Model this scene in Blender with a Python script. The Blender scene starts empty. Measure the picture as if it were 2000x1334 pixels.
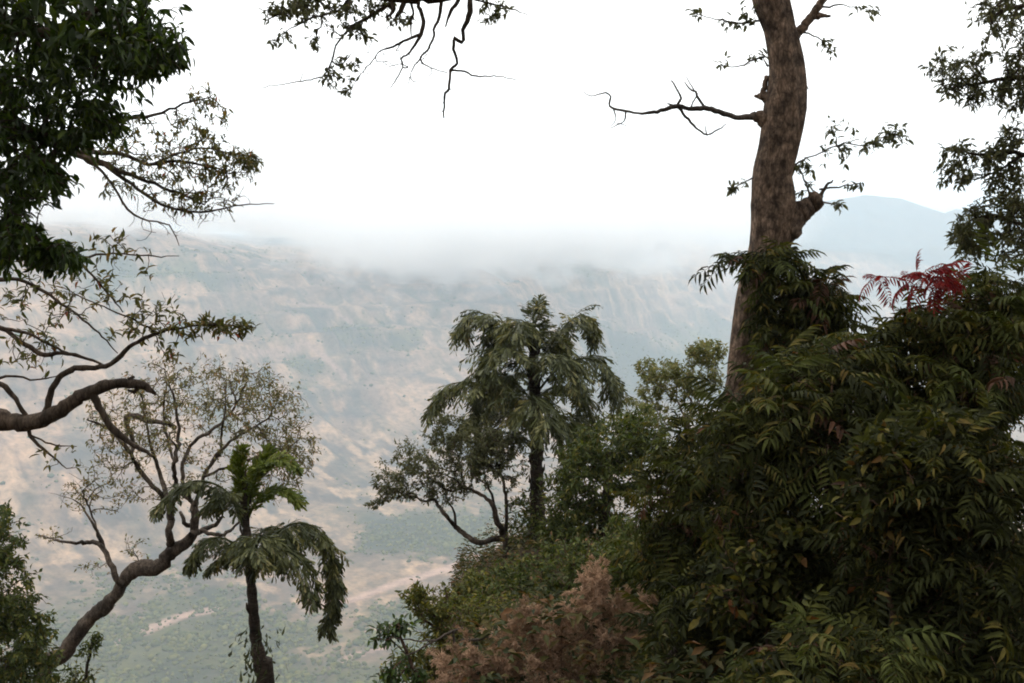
import bpy, math, random
import numpy as np
from mathutils import Vector, Matrix

SC = bpy.context.scene
COL = SC.collection
rng = np.random.default_rng(11)
R = math.radians

# ------------------------------------------------------------------ camera
LENS = 35.0
FPX = LENS / 36.0 * 2000.0            # focal length in photograph pixels
HORIZON = 450.0                        # photograph row of the horizon
PITCH = math.atan((667.0 - HORIZON) / FPX)
CAM = np.array([0.0, 0.0, 1.6])
cam_d = bpy.data.cameras.new('camera')
cam_d.lens = LENS
cam_d.sensor_width = 36.0
cam_d.clip_start = 0.05
cam_d.clip_end = 60000.0
cam = bpy.data.objects.new('camera', cam_d)
COL.objects.link(cam)
cam.location = CAM
cam.rotation_euler = (R(90) - PITCH, 0, 0)
SC.camera = cam

# ------------------------------------------------------------------ sky, sun, exposure
SUN_EL, SUN_AZ = 58.0, -38.0           # degrees; azimuth from the view direction, left negative
world = bpy.data.worlds.new('World')
SC.world = world
world.use_nodes = True
wn, wl = world.node_tree.nodes, world.node_tree.links
bg = wn['Background']
sky = wn.new('ShaderNodeTexSky')
sky.sky_type = 'NISHITA'
sky.sun_disc = False
sky.sun_elevation = R(SUN_EL)
sky.sun_rotation = R(SUN_AZ)
sky.altitude = 700
sky.dust_density = 2.0
mixw = wn.new('ShaderNodeMix')
mixw.data_type = 'RGBA'
mixw.inputs[0].default_value = 0.88     # even overcast veil over the clear sky
mixw.inputs[7].default_value = (16.2, 16.0, 15.6, 1)
wl.new(sky.outputs[0], mixw.inputs[6])
wl.new(mixw.outputs[2], bg.inputs[0])
bg.inputs[1].default_value = 0.1
sun_d = bpy.data.lights.new('sun', 'SUN')
sun_d.energy = 0.9
sun_d.angle = R(25)
sun_d.color = (1.0, 0.96, 0.9)
sun = bpy.data.objects.new('sun', sun_d)
COL.objects.link(sun)
sv = Vector((math.sin(R(SUN_AZ)) * math.cos(R(SUN_EL)), math.cos(R(SUN_AZ)) * math.cos(R(SUN_EL)), math.sin(R(SUN_EL))))
sun.rotation_euler = sv.to_track_quat('Z', 'Y').to_euler()
vs = SC.view_settings
vs.view_transform = 'Standard'
vs.look = 'None'
vs.exposure = 0.52
vs.gamma = 1.0
SC.render.engine = 'CYCLES'
cy = SC.cycles
cy.use_denoising = True
cy.max_bounces = 16
cy.diffuse_bounces = 3
cy.glossy_bounces = 1
cy.transmission_bounces = 3
cy.transparent_max_bounces = 4
cy.volume_bounces = 14
cy.volume_max_steps = 256
cy.sample_clamp_indirect = 6
cy.filter_width = 1.9

# ------------------------------------------------------------------ pixel <-> place
UPV = np.array([0, math.sin(PITCH), math.cos(PITCH)])
FWD = np.array([0, math.cos(PITCH), -math.sin(PITCH)])

def ray(px, py):
    px = np.asarray(px, float); py = np.asarray(py, float)
    v = FWD + np.multiply.outer((667.0 - py) / FPX, UPV)
    v[..., 0] += (px - 1000.0) / FPX
    return v

def at(px, py, Y):
    """point on the line of sight of a photograph pixel, Y metres ahead"""
    v = ray(px, py)
    return CAM + v * (np.asarray(Y, float) / v[..., 1])[..., None]

def proj(p):
    d = p - CAM
    w = d @ FWD
    w = np.where(np.abs(w) < 1e-6, 1e-6, w)
    return 1000 + FPX * d[..., 0] / w, 667 - FPX * (d @ UPV) / w, w

# ------------------------------------------------------------------ noise
def _hash(ix, iy, s):
    h = (ix.astype(np.int64) * 374761393 + iy.astype(np.int64) * 668265263 + s * 1442695041) & 0x7fffffff
    h = ((h ^ (h >> 13)) * 1274126177) & 0x7fffffff
    h = h ^ (h >> 16)
    return (h & 0xffff) / 65535.0

def vn(x, y, s=0):
    ix, iy = np.floor(x), np.floor(y)
    fx, fy = x - ix, y - iy
    fx = fx * fx * fx * (fx * (fx * 6 - 15) + 10); fy = fy * fy * fy * (fy * (fy * 6 - 15) + 10)
    a = _hash(ix, iy, s); b = _hash(ix + 1, iy, s); c = _hash(ix, iy + 1, s); d = _hash(ix + 1, iy + 1, s)
    return (a * (1 - fx) + b * fx) * (1 - fy) + (c * (1 - fx) + d * fx) * fy

def fbm(x, y, s=0, o=5, g=0.5):
    t = 0; a = 1; n = 0
    for k in range(o):
        t = t + a * vn(x * 2 ** k + 17.3 * k, y * 2 ** k - 9.1 * k, s + k); n += a; a *= g
    return t / n

def ridged(x, y, s=0, o=4):
    t = 0; a = 1; n = 0
    for k in range(o):
        t = t + a * (1 - np.abs(2 * vn(x * 2 ** k + 5.7 * k, y * 2 ** k, s + k) - 1)); n += a; a *= 0.5
    return t / n

def sstep(a, b, x):
    t = np.clip((x - a) / (b - a), 0, 1)
    return t * t * (3 - 2 * t)

# ------------------------------------------------------------------ height of the ground
FLOOR = -560.0
def ground(x, y):
    x = np.asarray(x, float); y = np.asarray(y, float)
    r = np.hypot(x, y) + 1e-6
    th = np.degrees(np.arctan2(x, y))
    # the slope the viewer stands on: gentle to the right, steep to the left, a cliff beyond
    s = np.interp(th, [-180, -90, -60, -40, -28, -10, -6, -3, 0, 20, 40, 70, 110, 180],
                  [0.1, 0.2, 0.5, 0.75, 0.85, 0.8, 0.52, 0.33, 0.29, 0.26, 0.24, 0.2, 0.1, 0.1])
    lip = np.interp(th, [-30, -10, -3, 5, 40], [22, 22, 27, 34, 34])
    inner = -s * np.interp(np.minimum(r, lip), [0, 1.4, 5, 8, 10.5, 13, 21, 34], [0, 0, 4.1, 7.9, 11, 13.1, 18.3, 31])
    outer = -1.0 * np.clip(r - lip, 0, None)
    front = inner + outer + (fbm(x * .5, y * .5, 3, 3) - .5) * np.clip(r * .05, 0, .5) + (fbm(x * .02, y * .02, 4, 4) - .5) * np.clip(r - 40, 0, 300) * .35
    fl = FLOOR + (fbm(x / 420, y / 420, 9, 4) - .5) * 60 + (fbm(x / 90, y / 90, 12, 3) - .5) * 10
    k = 45.0
    m = np.clip(0.5 + 0.5 * (front - fl) / k, 0, 1)
    lowland = fl * (1 - m) + front * m + k * m * (1 - m)
    # the range across the valley
    base = np.interp(th, [-90, -60, -40, -27, -16, -8, 0, 5, 9, 14, 20, 30, 45, 60, 90],
                     [1500, 1500, 1600, 1750, 1950, 2150, 2500, 3100, 4000, 4500, 4900, 5200, 5000, 4000, 2500])
    wid = np.interp(th, [-60, -27, -10, 5, 14, 40], [1500, 1500, 1700, 1750, 1400, 1400])
    ztop = np.interp(th, [-60, -40, -27, -21, -19, -16.5, -14.0, -12, -9, -4, 0, 4, 9, 14, 20, 30, 60],
                     [60, 40, 20, -10, -35, -72, -112, -116, -128, -70, -20, -20, -60, -95, -120, -100, 0])
    wob = (fbm(x / 500, y / 500, 21, 4) - .5)
    t = np.clip((r - base - wob * 420) / wid, 0, 1.6)
    tt = np.clip(t, 0, 1)
    prof = 0.55 * tt + 0.45 * sstep(0, 1, tt)
    prof = np.where(t > 1, 1 + (t - 1) * .12, prof)
    sk = x * 0.86 + (r - base) * 0.52
    gul = ridged(sk / 240, (r - base) / 1500, 31, 4)
    rise = (ztop - FLOOR) * prof
    rise = rise + (gul - .62) * 150 * sstep(0, .25, tt) * (1 - sstep(.86, 1.0, tt)) + wob * 60 * sstep(0, .2, tt) * (1 - sstep(.8, 1, tt))
    rise = rise + 11 * np.sin(2 * np.pi * rise / 58 + 3 * wob) * sstep(.15, .4, tt) * (1 - sstep(.9, 1., tt))
    # hazy mountain far to the right
    z2 = np.interp(th, [-20, 8, 12, 15, 17, 18.3, 19.3, 20, 21.2, 22.4, 23.3, 23.9, 24.6, 26, 29, 33, 45],
                   [-60, 10, 60, 120, 205, 222, 246, 240, 222, 160, 118, 150, 120, 90, 110, 60, 0])
    t2 = np.clip((r - 5900 - wob * 300) / 1500, 0, 1)
    far = (z2 - FLOOR) * (t2 ** .8) + (ridged(x / 300, r / 1600, 41, 4) - .6) * 170 * t2 * (1 - t2) * 2.2
    far = np.where(r > 7400, (z2 - FLOOR) * (1 - np.clip((r - 7400) / 8000, 0, .3)), far)
    land = np.maximum(lowland, np.maximum(FLOOR + rise, FLOOR + far) + (fl - FLOOR) * .25)
    land = np.where(r > 1150, land, lowland)
    # unseen slope added behind the viewer to block part of the sky light
    back = np.clip(r - 1.4, 0, None) * .62 * np.where(r < 70, 1, 0) + np.where(r >= 70, 42.5 + (r - 70) * .02, 0)
    back = back + (fbm(x * .1, y * .1, 5, 3) - .5) * np.clip(r * .1, 0, 4)
    wb = sstep(70, 120, np.abs(th))
    return land * (1 - wb) + back * wb

def gz(x, y):
    return float(ground(np.array([x]), np.array([y]))[0])

def ell(px, py, cx, cy, rx, ry):
    return np.exp(-(((px - cx) / rx) ** 2 + ((py - cy) / ry) ** 2) ** .9)

def cover(p):
    """where woods and burnt patches lie on the land, from the patches one can point at across the valley"""
    px, py, w = proj(p)
    x, y = p[:, 0], p[:, 1]
    n = fbm(x / 260, y / 260, 51, 6, .6)
    q = px + (fbm(x / 120, y / 120, 61, 4) - .5) * 150
    v = py + (fbm(x / 120, y / 120, 71, 4) - .5) * 70
    g = np.zeros(len(p))
    for cx, cyy, rx, ry, a in ((730, 655, 120, 42, .8), (585, 715, 75, 28, .9), (500, 645, 120, 40, .7), (330, 545, 170, 45, .8), (440, 500, 120, 16, .8),
                               (850, 1040, 175, 72, 1.2), (310, 1165, 190, 52, 1.1), (480, 1310, 620, 100, 1.35), (1300, 710, 300, 70, 1.4), (1400, 660, 160, 50, .9),
                               (640, 790, 90, 50, .45), (960, 530, 160, 20, .4), (130, 640, 190, 60, .5), (760, 1215, 170, 60, .9), (100, 850, 160, 60, .3),
                               (820, 590, 60, 16, .5), (1180, 520, 170, 22, .6), (900, 655, 50, 20, .5)):
        g = np.maximum(g, a * ell(q, v, cx, cyy, rx, ry))
    nn = np.clip((fbm(x / 110, y / 150, 55, 6, .68) - .5) * 2.2 + .5, 0, 1)
    wood = sstep(.50, .92, g * .60 + nn * .62) * (.25 + .75 * sstep(.05, .4, g))
    b = np.zeros(len(p))
    for cx, cyy, rx, ry, a in ((740, 890, 190, 26, 1), (640, 960, 140, 26, .9), (300, 1010, 260, 40, .6), (690, 800, 150, 50, .6), (900, 850, 120, 30, .7), (380, 1230, 180, 26, .7)):
        b = np.maximum(b, a * ell(q, v, cx, cyy, rx, ry))
    burnt = sstep(.6, .85, b * .55 + fbm(x / 60, y / 240, 81, 5, .6) * .72)
    inview = (w > 0)
    return np.where(inview, wood, sstep(.5, .6, n)), np.where(inview, burnt, 0), n

# ------------------------------------------------------------------ materials
def newmat(name):
    m = bpy.data.materials.new(name)
    m.use_nodes = True
    nt = m.node_tree
    return m, nt.nodes, nt.links, nt.nodes['Principled BSDF'], nt.nodes['Material Output']

def ramp(n, stops):
    cr = n.new('ShaderNodeValToRGB')
    e = cr.color_ramp.elements
    while len(e) < len(stops):
        e.new(0.5)
    for el, (p, c) in zip(e, stops):
        el.position = p
        el.color = (*c, 1)
    return cr

def leaf_mat(name, stops, rough=.5, transl=.3, spec=.25):
    m, n, l, b, out = newmat(name)
    a = n.new('ShaderNodeAttribute'); a.attribute_name = 'tint'
    stops = [(p, (c[0] * 1.0, c[1] * .84, c[2] * .66)) for p, c in stops]
    cr = ramp(n, stops)
    l.new(a.outputs['Fac'], cr.inputs[0])
    tc = n.new('ShaderNodeTexCoord')
    no = n.new('ShaderNodeTexNoise'); no.inputs['Scale'].default_value = 22; no.inputs['Detail'].default_value = 3
    l.new(tc.outputs['Object'], no.inputs['Vector'])
    mr = n.new('ShaderNodeMapRange'); mr.inputs[1].default_value = .3; mr.inputs[2].default_value = .7; mr.inputs[3].default_value = .65; mr.inputs[4].default_value = 1.3
    l.new(no.outputs[0], mr.inputs[0])
    mx = n.new('ShaderNodeMix'); mx.data_type = 'RGBA'; mx.blend_type = 'MULTIPLY'; mx.inputs[0].default_value = 1
    l.new(cr.outputs[0], mx.inputs[6]); l.new(mr.outputs[0], mx.inputs[7])
    l.new(mx.outputs[2], b.inputs['Base Color'])
    b.inputs['Roughness'].default_value = rough + .08
    b.inputs['Specular IOR Level'].default_value = spec * .55
    t = n.new('ShaderNodeBsdfTranslucent')
    hs = n.new('ShaderNodeHueSaturation'); hs.inputs['Saturation'].default_value = 1.2; hs.inputs['Value'].default_value = 1.3
    l.new(mx.outputs[2], hs.inputs['Color']); l.new(hs.outputs[0], t.inputs[0])
    ms = n.new('ShaderNodeMixShader'); ms.inputs[0].default_value = transl
    l.new(b.outputs[0], ms.inputs[1]); l.new(t.outputs[0], ms.inputs[2])
    l.new(ms.outputs[0], out.inputs[0])
    return m

def bark_mat(name, dark, mid, pale, scale=(14, 14, 3), bump=.5, patch=2.2):
    m, n, l, b, out = newmat(name)
    tc = n.new('ShaderNodeTexCoord')
    mp = n.new('ShaderNodeMapping'); mp.inputs['Scale'].default_value = scale
    l.new(tc.outputs['Object'], mp.inputs[0])
    n1 = n.new('ShaderNodeTexNoise'); n1.inputs['Scale'].default_value = 1; n1.inputs['Detail'].default_value = 9; n1.inputs['Roughness'].default_value = .68
    l.new(mp.outputs[0], n1.inputs['Vector'])
    cr = ramp(n, [(.28, dark), (.5, mid), (.72, pale)])
    l.new(n1.outputs[0], cr.inputs[0])
    n2 = n.new('ShaderNodeTexNoise'); n2.inputs['Scale'].default_value = patch; n2.inputs['Detail'].default_value = 5; n2.inputs['Roughness'].default_value = .6
    l.new(tc.outputs['Object'], n2.inputs['Vector'])
    c2 = ramp(n, [(.36, (.3, .28, .26)), (.5, (.85, .82, .78)), (.66, (1.45, 1.38, 1.3))])
    l.new(n2.outputs[0], c2.inputs[0])
    mx = n.new('ShaderNodeMix'); mx.data_type = 'RGBA'; mx.blend_type = 'MULTIPLY'; mx.inputs[0].default_value = 1
    l.new(cr.outputs[0], mx.inputs[6]); l.new(c2.outputs[0], mx.inputs[7])
    l.new(mx.outputs[2], b.inputs['Base Color'])
    b.inputs['Roughness'].default_value = .9
    b.inputs['Specular IOR Level'].default_value = .15
    vo = n.new('ShaderNodeTexVoronoi'); vo.feature = 'DISTANCE_TO_EDGE'; vo.inputs['Scale'].default_value = 1.1
    wv = n.new('ShaderNodeMix'); wv.data_type = 'RGBA'; wv.inputs[0].default_value = .35
    l.new(mp.outputs[0], wv.inputs[6]); l.new(n1.outputs['Color'], wv.inputs[7]); l.new(wv.outputs[2], vo.inputs['Vector'])
    ck = ramp(n, [(.0, (.45, .43, .42)), (.09, (1, 1, 1))])
    l.new(vo.outputs['Distance'], ck.inputs[0])
    m3 = n.new('ShaderNodeMix'); m3.data_type = 'RGBA'; m3.blend_type = 'MULTIPLY'; m3.inputs[0].default_value = .8
    l.new(mx.outputs[2], m3.inputs[6]); l.new(ck.outputs[0], m3.inputs[7])
    l.new(m3.outputs[2], b.inputs['Base Color'])
    bp = n.new('ShaderNodeBump'); bp.inputs['Strength'].default_value = bump; bp.inputs['Distance'].default_value = .03
    l.new(n1.outputs[0], bp.inputs['Height']); l.new(bp.outputs[0], b.inputs['Normal'])
    return m

M_DARKLEAF = leaf_mat('dense evergreen leaf', [(0, (.018, .035, .012)), (.6, (.038, .078, .018)), (.9, (.07, .125, .026)), (1, (.10, .16, .03))], .38, .28, .4)
M_SPARSE = leaf_mat('sparse olive leaf', [(0, (.05, .065, .025)), (.5, (.09, .105, .04)), (.85, (.13, .125, .055)), (.95, (.18, .14, .06)), (1, (.20, .06, .04))], .55, .3)
M_OLIVE = leaf_mat('grey green leaf', [(0, (.05, .065, .035)), (.6, (.085, .105, .055)), (1, (.13, .145, .075))], .5, .25, .35)
M_PALEGREEN = leaf_mat('pale green leaf', [(0, (.09, .12, .05)), (.6, (.14, .17, .075)), (1, (.2, .2, .1))], .5, .3)
M_PALM = leaf_mat('palm leaflet', [(0, (.024, .036, .016)), (.5, (.055, .075, .028)), (.85, (.11, .13, .052)), (1, (.2, .2, .095))], .42, .22, .45)
M_PALMYOUNG = leaf_mat('young palm leaflet', [(0, (.06, .10, .02)), (.5, (.11, .17, .035)), (1, (.2, .25, .07))], .42, .3, .4)
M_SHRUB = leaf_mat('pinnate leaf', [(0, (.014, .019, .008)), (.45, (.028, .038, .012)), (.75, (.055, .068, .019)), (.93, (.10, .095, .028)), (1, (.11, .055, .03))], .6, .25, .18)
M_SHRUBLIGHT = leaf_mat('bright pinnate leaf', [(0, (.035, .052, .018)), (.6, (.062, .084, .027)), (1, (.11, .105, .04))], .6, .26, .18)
M_RED = leaf_mat('red young leaf', [(0, (.10, .014, .02)), (.6, (.17, .024, .034)), (1, (.23, .05, .05))], .45, .4)
M_MAROON = leaf_mat('maroon leaf', [(0, (.04, .024, .016)), (.6, (.075, .042, .03)), (1, (.12, .07, .05))], .5, .25)
M_BUSH = leaf_mat('bush leaf', [(0, (.03, .05, .018)), (.5, (.055, .085, .025)), (.9, (.10, .125, .035)), (1, (.16, .15, .05))], .5, .28)
M_YELLOW = leaf_mat('yellow green leaf', [(0, (.05, .07, .022)), (.5, (.09, .115, .035)), (1, (.17, .17, .05))], .5, .3)
M_DRY = leaf_mat('dry brown seed head', [(0, (.19, .155, .13)), (.5, (.33, .265, .23)), (1, (.50, .42, .38))], .9, .3, .05)
M_LITTER = leaf_mat('undergrowth leaf', [(0, (.02, .03, .012)), (.5, (.04, .055, .018)), (.8, (.08, .075, .03)), (1, (.12, .07, .04))], .6, .25)
M_FARTREE = leaf_mat('valley tree', [(0, (.05, .068, .018)), (.5, (.085, .105, .026)), (1, (.14, .15, .042))], .9, 0, .05)
B_TALL = bark_mat('tall trunk bark', (.026, .019, .014), (.125, .088, .064), (.28, .21, .16), (24, 24, 10), 1.0, 6.0)
B_BROWN = bark_mat('brown bark', (.025, .02, .016), (.065, .05, .038), (.13, .10, .08), (22, 22, 6), .6)
B_GREY = bark_mat('grey brown bark', (.06, .05, .042), (.14, .115, .095), (.24, .2, .17), (20, 20, 6), .5)
B_PALM = bark_mat('palm trunk fibre', (.018, .014, .011), (.045, .035, .027), (.09, .07, .055), (6, 6, 26), .9)
B_STEM = bark_mat('shrub stem', (.04, .026, .018), (.085, .055, .038), (.15, .10, .07), (30, 30, 9), .4)
B_DEAD = bark_mat('dead wood', (.03, .026, .023), (.075, .062, .054), (.15, .13, .11), (30, 30, 9), .5)

# ------------------------------------------------------------------ mesh collecting
class MB:
    """collects triangles and quads, with one tint per vertex"""
    def __init__(self):
        self.v = []; self.f3 = []; self.f4 = []; self.t = []; self.n = 0
    def add(self, v, f3=None, f4=None, t=None):
        v = np.asarray(v, float).reshape(-1, 3)
        if f3 is not None and len(f3): self.f3.append(np.asarray(f3) + self.n)
        if f4 is not None and len(f4): self.f4.append(np.asarray(f4) + self.n)
        self.v.append(v)
        self.t.append(np.zeros(len(v)) if t is None else np.broadcast_to(t, (len(v),)))
        self.n += len(v)
    def mesh(self, name, mat, origin=(0, 0, 0), smooth=True):
        me = bpy.data.meshes.new(name)
        if not self.n:
            return me
        v = (np.concatenate(self.v) - np.asarray(origin)).astype(np.float32)
        f3 = np.concatenate(self.f3) if self.f3 else np.zeros((0, 3), int)
        f4 = np.concatenate(self.f4) if self.f4 else np.zeros((0, 4), int)
        me.vertices.add(len(v)); me.vertices.foreach_set('co', v.ravel())
        loops = np.concatenate([f3.ravel(), f4.ravel()]).astype(np.int32)
        me.loops.add(len(loops)); me.loops.foreach_set('vertex_index', loops)
        nf = len(f3) + len(f4)
        me.polygons.add(nf)
        starts = np.concatenate([np.arange(len(f3)) * 3, len(f3) * 3 + np.arange(len(f4)) * 4]).astype(np.int32)
        me.polygons.foreach_set('loop_start', starts)
        a = me.attributes.new('tint', 'FLOAT', 'POINT')
        a.data.foreach_set('value', np.concatenate(self.t).astype(np.float32))
        me.materials.append(mat)
        me.update(calc_edges=True)
        me.polygons.foreach_set('use_smooth', np.full(nf, smooth, dtype=bool))
        return me

def link(name, me, parent=None, kind=None):
    o = bpy.data.objects.new(name, me)
    COL.objects.link(o)
    if parent: o.parent = parent
    if kind: o['kind'] = kind
    return o

def thing(name, label, cat, base, group=None):
    o = bpy.data.objects.new(name, None)
    COL.objects.link(o)
    o.empty_display_size = .2
    o.location = base
    o['label'] = label; o['category'] = cat
    if group: o['group'] = group
    return o

def unit(v):
    return v / (np.linalg.norm(v, axis=-1, keepdims=True) + 1e-12)

def catmull(pts, rad, step):
    pts = np.asarray(pts, float); rad = np.asarray(rad, float)
    if len(pts) == 2:
        P = np.vstack([2 * pts[0] - pts[1], pts, 2 * pts[1] - pts[0]])
    else:
        P = np.vstack([2 * pts[0] - pts[1], pts, 2 * pts[-1] - pts[-2]])
    op, orr = [], []
    for i in range(1, len(P) - 2):
        n = max(1, int(np.ceil(np.linalg.norm(P[i + 1] - P[i]) / step)))
        t = (np.arange(n) / n)[:, None]
        p0, p1, p2, p3 = P[i - 1], P[i], P[i + 1], P[i + 2]
        op.append(.5 * (2 * p1 + (p2 - p0) * t + (2 * p0 - 5 * p1 + 4 * p2 - p3) * t ** 2 + (3 * p1 - p0 - 3 * p2 + p3) * t ** 3))
        orr.append(rad[i - 1] * (1 - t[:, 0]) + rad[i] * t[:, 0])
    op.append(pts[-1:]); orr.append(rad[-1:])
    return np.vstack(op), np.concatenate(orr)

def tube(mb, P, r, sides, t=0., cap=True):
    P = np.asarray(P, float)
    if len(P) < 2: return
    T = unit(np.gradient(P, axis=0))
    ref = np.eye(3)[np.argmin(np.abs(T).mean(0))]
    N = unit(np.cross(T, ref)); B = np.cross(T, N)
    a = np.arange(sides) * 2 * np.pi / sides
    rr = np.broadcast_to(r, (len(P),))[:, None, None]
    V = P[:, None] + rr * (np.cos(a)[None, :, None] * N[:, None] + np.sin(a)[None, :, None] * B[:, None])
    n = len(P)
    i = np.arange(n - 1)[:, None] * sides; j = np.arange(sides)[None]; k = (j + 1) % sides
    f = np.stack([i + j, i + k, i + sides + k, i + sides + j], -1).reshape(-1, 4)
    v = V.reshape(-1, 3)
    f3 = None
    if cap:
        v = np.vstack([v, P[-1] + T[-1] * rr[-1, 0, 0] * .4])
        j = np.arange(sides); b0 = (n - 1) * sides
        f3 = np.stack([b0 + j, b0 + (j + 1) % sides, np.full(sides, n * sides)], -1)
    mb.add(v, f3, f, t)

# leaf outlines: x along the leaf, y across, z up
LEAF = (np.array([[0, 0, 0], [.3, .42, .10], [.3, 0, 0], [.3, -.42, .10], [.68, .34, .03], [.68, 0, -.06], [.68, -.34, .03], [1, 0, -.20]]),
        np.array([[0, 2, 1], [0, 3, 2], [4, 5, 7], [5, 6, 7]]), np.array([[1, 2, 5, 4], [2, 3, 6, 5]]))
LEAFLOW = (np.array([[0, 0, 0], [.45, .46, .10], [.45, 0, -.02], [.45, -.46, .10], [1, 0, -.16]]),
           np.array([[0, 2, 1], [0, 3, 2], [1, 2, 4], [2, 3, 4]]), None)
FISH = (np.array([[0, 0, 0], [.45, .22, .05], [.45, -.22, .05], [1, .1, -.05], [.86, .5, 0], [.8, -.42, 0]]),
        np.array([[0, 2, 1], [1, 2, 3], [1, 3, 4], [2, 5, 3]]), None)
LANCE = (np.array([[0, 0, 0], [.28, .36, .08], [.28, 0, 0], [.28, -.36, .08], [.62, .30, .02], [.62, 0, -.06], [.62, -.30, .02], [1, 0, -.24]]),
         LEAF[1], LEAF[2])

def frames(d, up):
    X = unit(d)
    Y = unit(np.cross(up, X))
    Z = np.cross(X, Y)
    return X, Y, Z

def leaves(mb, tpl, pos, d, up, ln, wd, tint):
    V, f3, f4 = tpl
    X, Y, Z = frames(d, up)
    ln = np.broadcast_to(ln, (len(pos),))[:, None, None]; wd = np.broadcast_to(wd, (len(pos),))[:, None, None]
    P = pos[:, None] + V[None, :, 0:1] * ln * X[:, None] + V[None, :, 1:2] * wd * Y[:, None] + V[None, :, 2:3] * ln * Z[:, None]
    n, k = len(pos), len(V)
    o = (np.arange(n) * k)[:, None, None]
    mb.add(P.reshape(-1, 3), (f3[None] + o).reshape(-1, 3), None if f4 is None else (f4[None] + o).reshape(-1, 4), np.repeat(tint, k))

# ------------------------------------------------------------------ branching
class Skel:
    def __init__(self, cap=40000):
        self.p = np.zeros((cap, 3)); self.par = np.full(cap, -1); self.r = np.zeros(cap); self.len = np.zeros(cap)
        self.t = np.zeros((cap, 3)); self.ok = np.zeros(cap, bool); self.main = np.zeros(cap, bool); self.n = 0
        self.tips = []
    def limb(self, pts, rad, parent=None, step=.12, ok=True, lenscale=.4, wob=0.0):
        """a bough along given points; its first point joins node PARENT (an index, or 'near')"""
        pts = np.asarray(pts, float)
        P, r = catmull(pts, rad, step)
        if wob:
            P[1:-1] += rng.normal(0, wob, (len(P) - 2, 3))
        if parent == 'near':
            parent = int(np.argmin(np.linalg.norm(self.p[:self.n] - P[0], axis=1)))
        ids = []
        T = unit(np.gradient(P, axis=0))
        for k in range(len(P)):
            i = self.n; self.n += 1
            self.p[i] = P[k]; self.r[i] = r[k]; self.t[i] = T[k]; self.main[i] = True
            self.par[i] = (parent if parent is not None else -1) if k == 0 else i - 1
            q = self.par[i]
            self.len[i] = 0 if q < 0 else self.len[q] + lenscale * np.linalg.norm(P[k] - self.p[q])
            self.ok[i] = ok if not callable(ok) else ok(P[k])
            ids.append(i)
        return ids
    def grow(self, targets, bf=.3, seg=.12, bend=.3, jit=.04, sag=0.0, smax=7):
        tg = np.asarray(targets, float)
        if not len(tg): return
        base = self.p[:self.n][self.ok[:self.n]]
        d0 = np.array([np.min(np.linalg.norm(base - q, axis=1)) for q in tg])
        for q in tg[np.argsort(d0)]:
            n = self.n
            c = np.linalg.norm(self.p[:n] - q, axis=1) + bf * self.len[:n]
            c[~self.ok[:n]] = 1e9
            i = int(np.argmin(c))
            a = self.p[i]; L = np.linalg.norm(q - a)
            if L < 1e-4: continue
            m = int(np.clip(np.ceil(L / seg), 2, smax))
            ctl = a + self.t[i] * L * bend + (q - a) * .25 + np.array([0, 0, sag * L])
            s = (np.arange(1, m + 1) / m)[:, None]
            B = (1 - s) ** 2 * a + 2 * s * (1 - s) * ctl + s ** 2 * q
            if m > 1: B[:-1] += rng.normal(0, jit * L / m * 2, (m - 1, 3))
            prev = i; pp = a
            for k in range(m):
                j = self.n; self.n += 1
                self.p[j] = B[k]; self.par[j] = prev; self.t[j] = unit(B[k] - pp); self.ok[j] = True
                self.len[j] = self.len[prev] + np.linalg.norm(B[k] - pp)
                prev = j; pp = B[k]
            self.tips.append(prev)
    def build(self, name, mat, root, rtip=.004, pw=.45, maxsides=10, rmax=None, split=False):
        n = self.n
        cnt = np.zeros(n); cnt[self.tips] = 1
        kids = [[] for _ in range(n)]
        for i in range(n - 1, 0, -1):
            q = self.par[i]
            if q >= 0:
                cnt[q] += cnt[i]; kids[q].append(i)
        r = rtip * np.maximum(cnt, 1) ** pw
        if rmax: r = np.minimum(r, rmax)
        ki = np.arange(n)
        knob = 1 + .22 * (vn(ki * .31, 0. * ki, 77) - .5) + .16 * (vn(ki * .9, 0. * ki, 78) - .5)
        r = np.where(self.main[:n], self.r[:n] * knob, r)
        for i in range(1, n):
            q = self.par[i]
            if q >= 0 and not self.main[i]: r[i] = min(r[i], r[q] * .9)
        self.rad = r
        top = np.arange(n)
        for i in range(n):
            if self.par[i] >= 0: top[i] = top[self.par[i]]
        bag = {}
        cont = np.full(n, -1)
        for i in range(n):
            if kids[i]:
                cand = kids[i]
                mains = [k for k in cand if self.main[k] and self.main[i] and k == i + 1]
                cont[i] = mains[0] if mains else max(cand, key=lambda k: r[k] + (1 if (not self.main[i]) and k == i + 1 else 0) * .2 * r[k])
                if self.main[i] and not mains and not self.main[cont[i]] and r[cont[i]] < .5 * r[i]: cont[i] = -1
        starts = [i for i in range(n) if self.par[i] < 0 or cont[self.par[i]] != i]
        for s in starts:
            ch = []
            if self.par[s] >= 0: ch.append(self.par[s])
            i = s
            while i >= 0:
                ch.append(i); i = cont[i]
            P = self.p[ch]; rr = r[ch].copy()
            if self.par[s] >= 0: rr[0] = min(rr[0], rr[1] * 1.35)
            sd = int(np.clip(3 + rr.max() / .006, 3, maxsides))
            tube(bag.setdefault(int(top[s]) if split else 0, MB()), P, rr, sd)
        for mb in bag.values():
            o = link(name, mb.mesh(name, mat, root.location), root)
        return o

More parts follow.
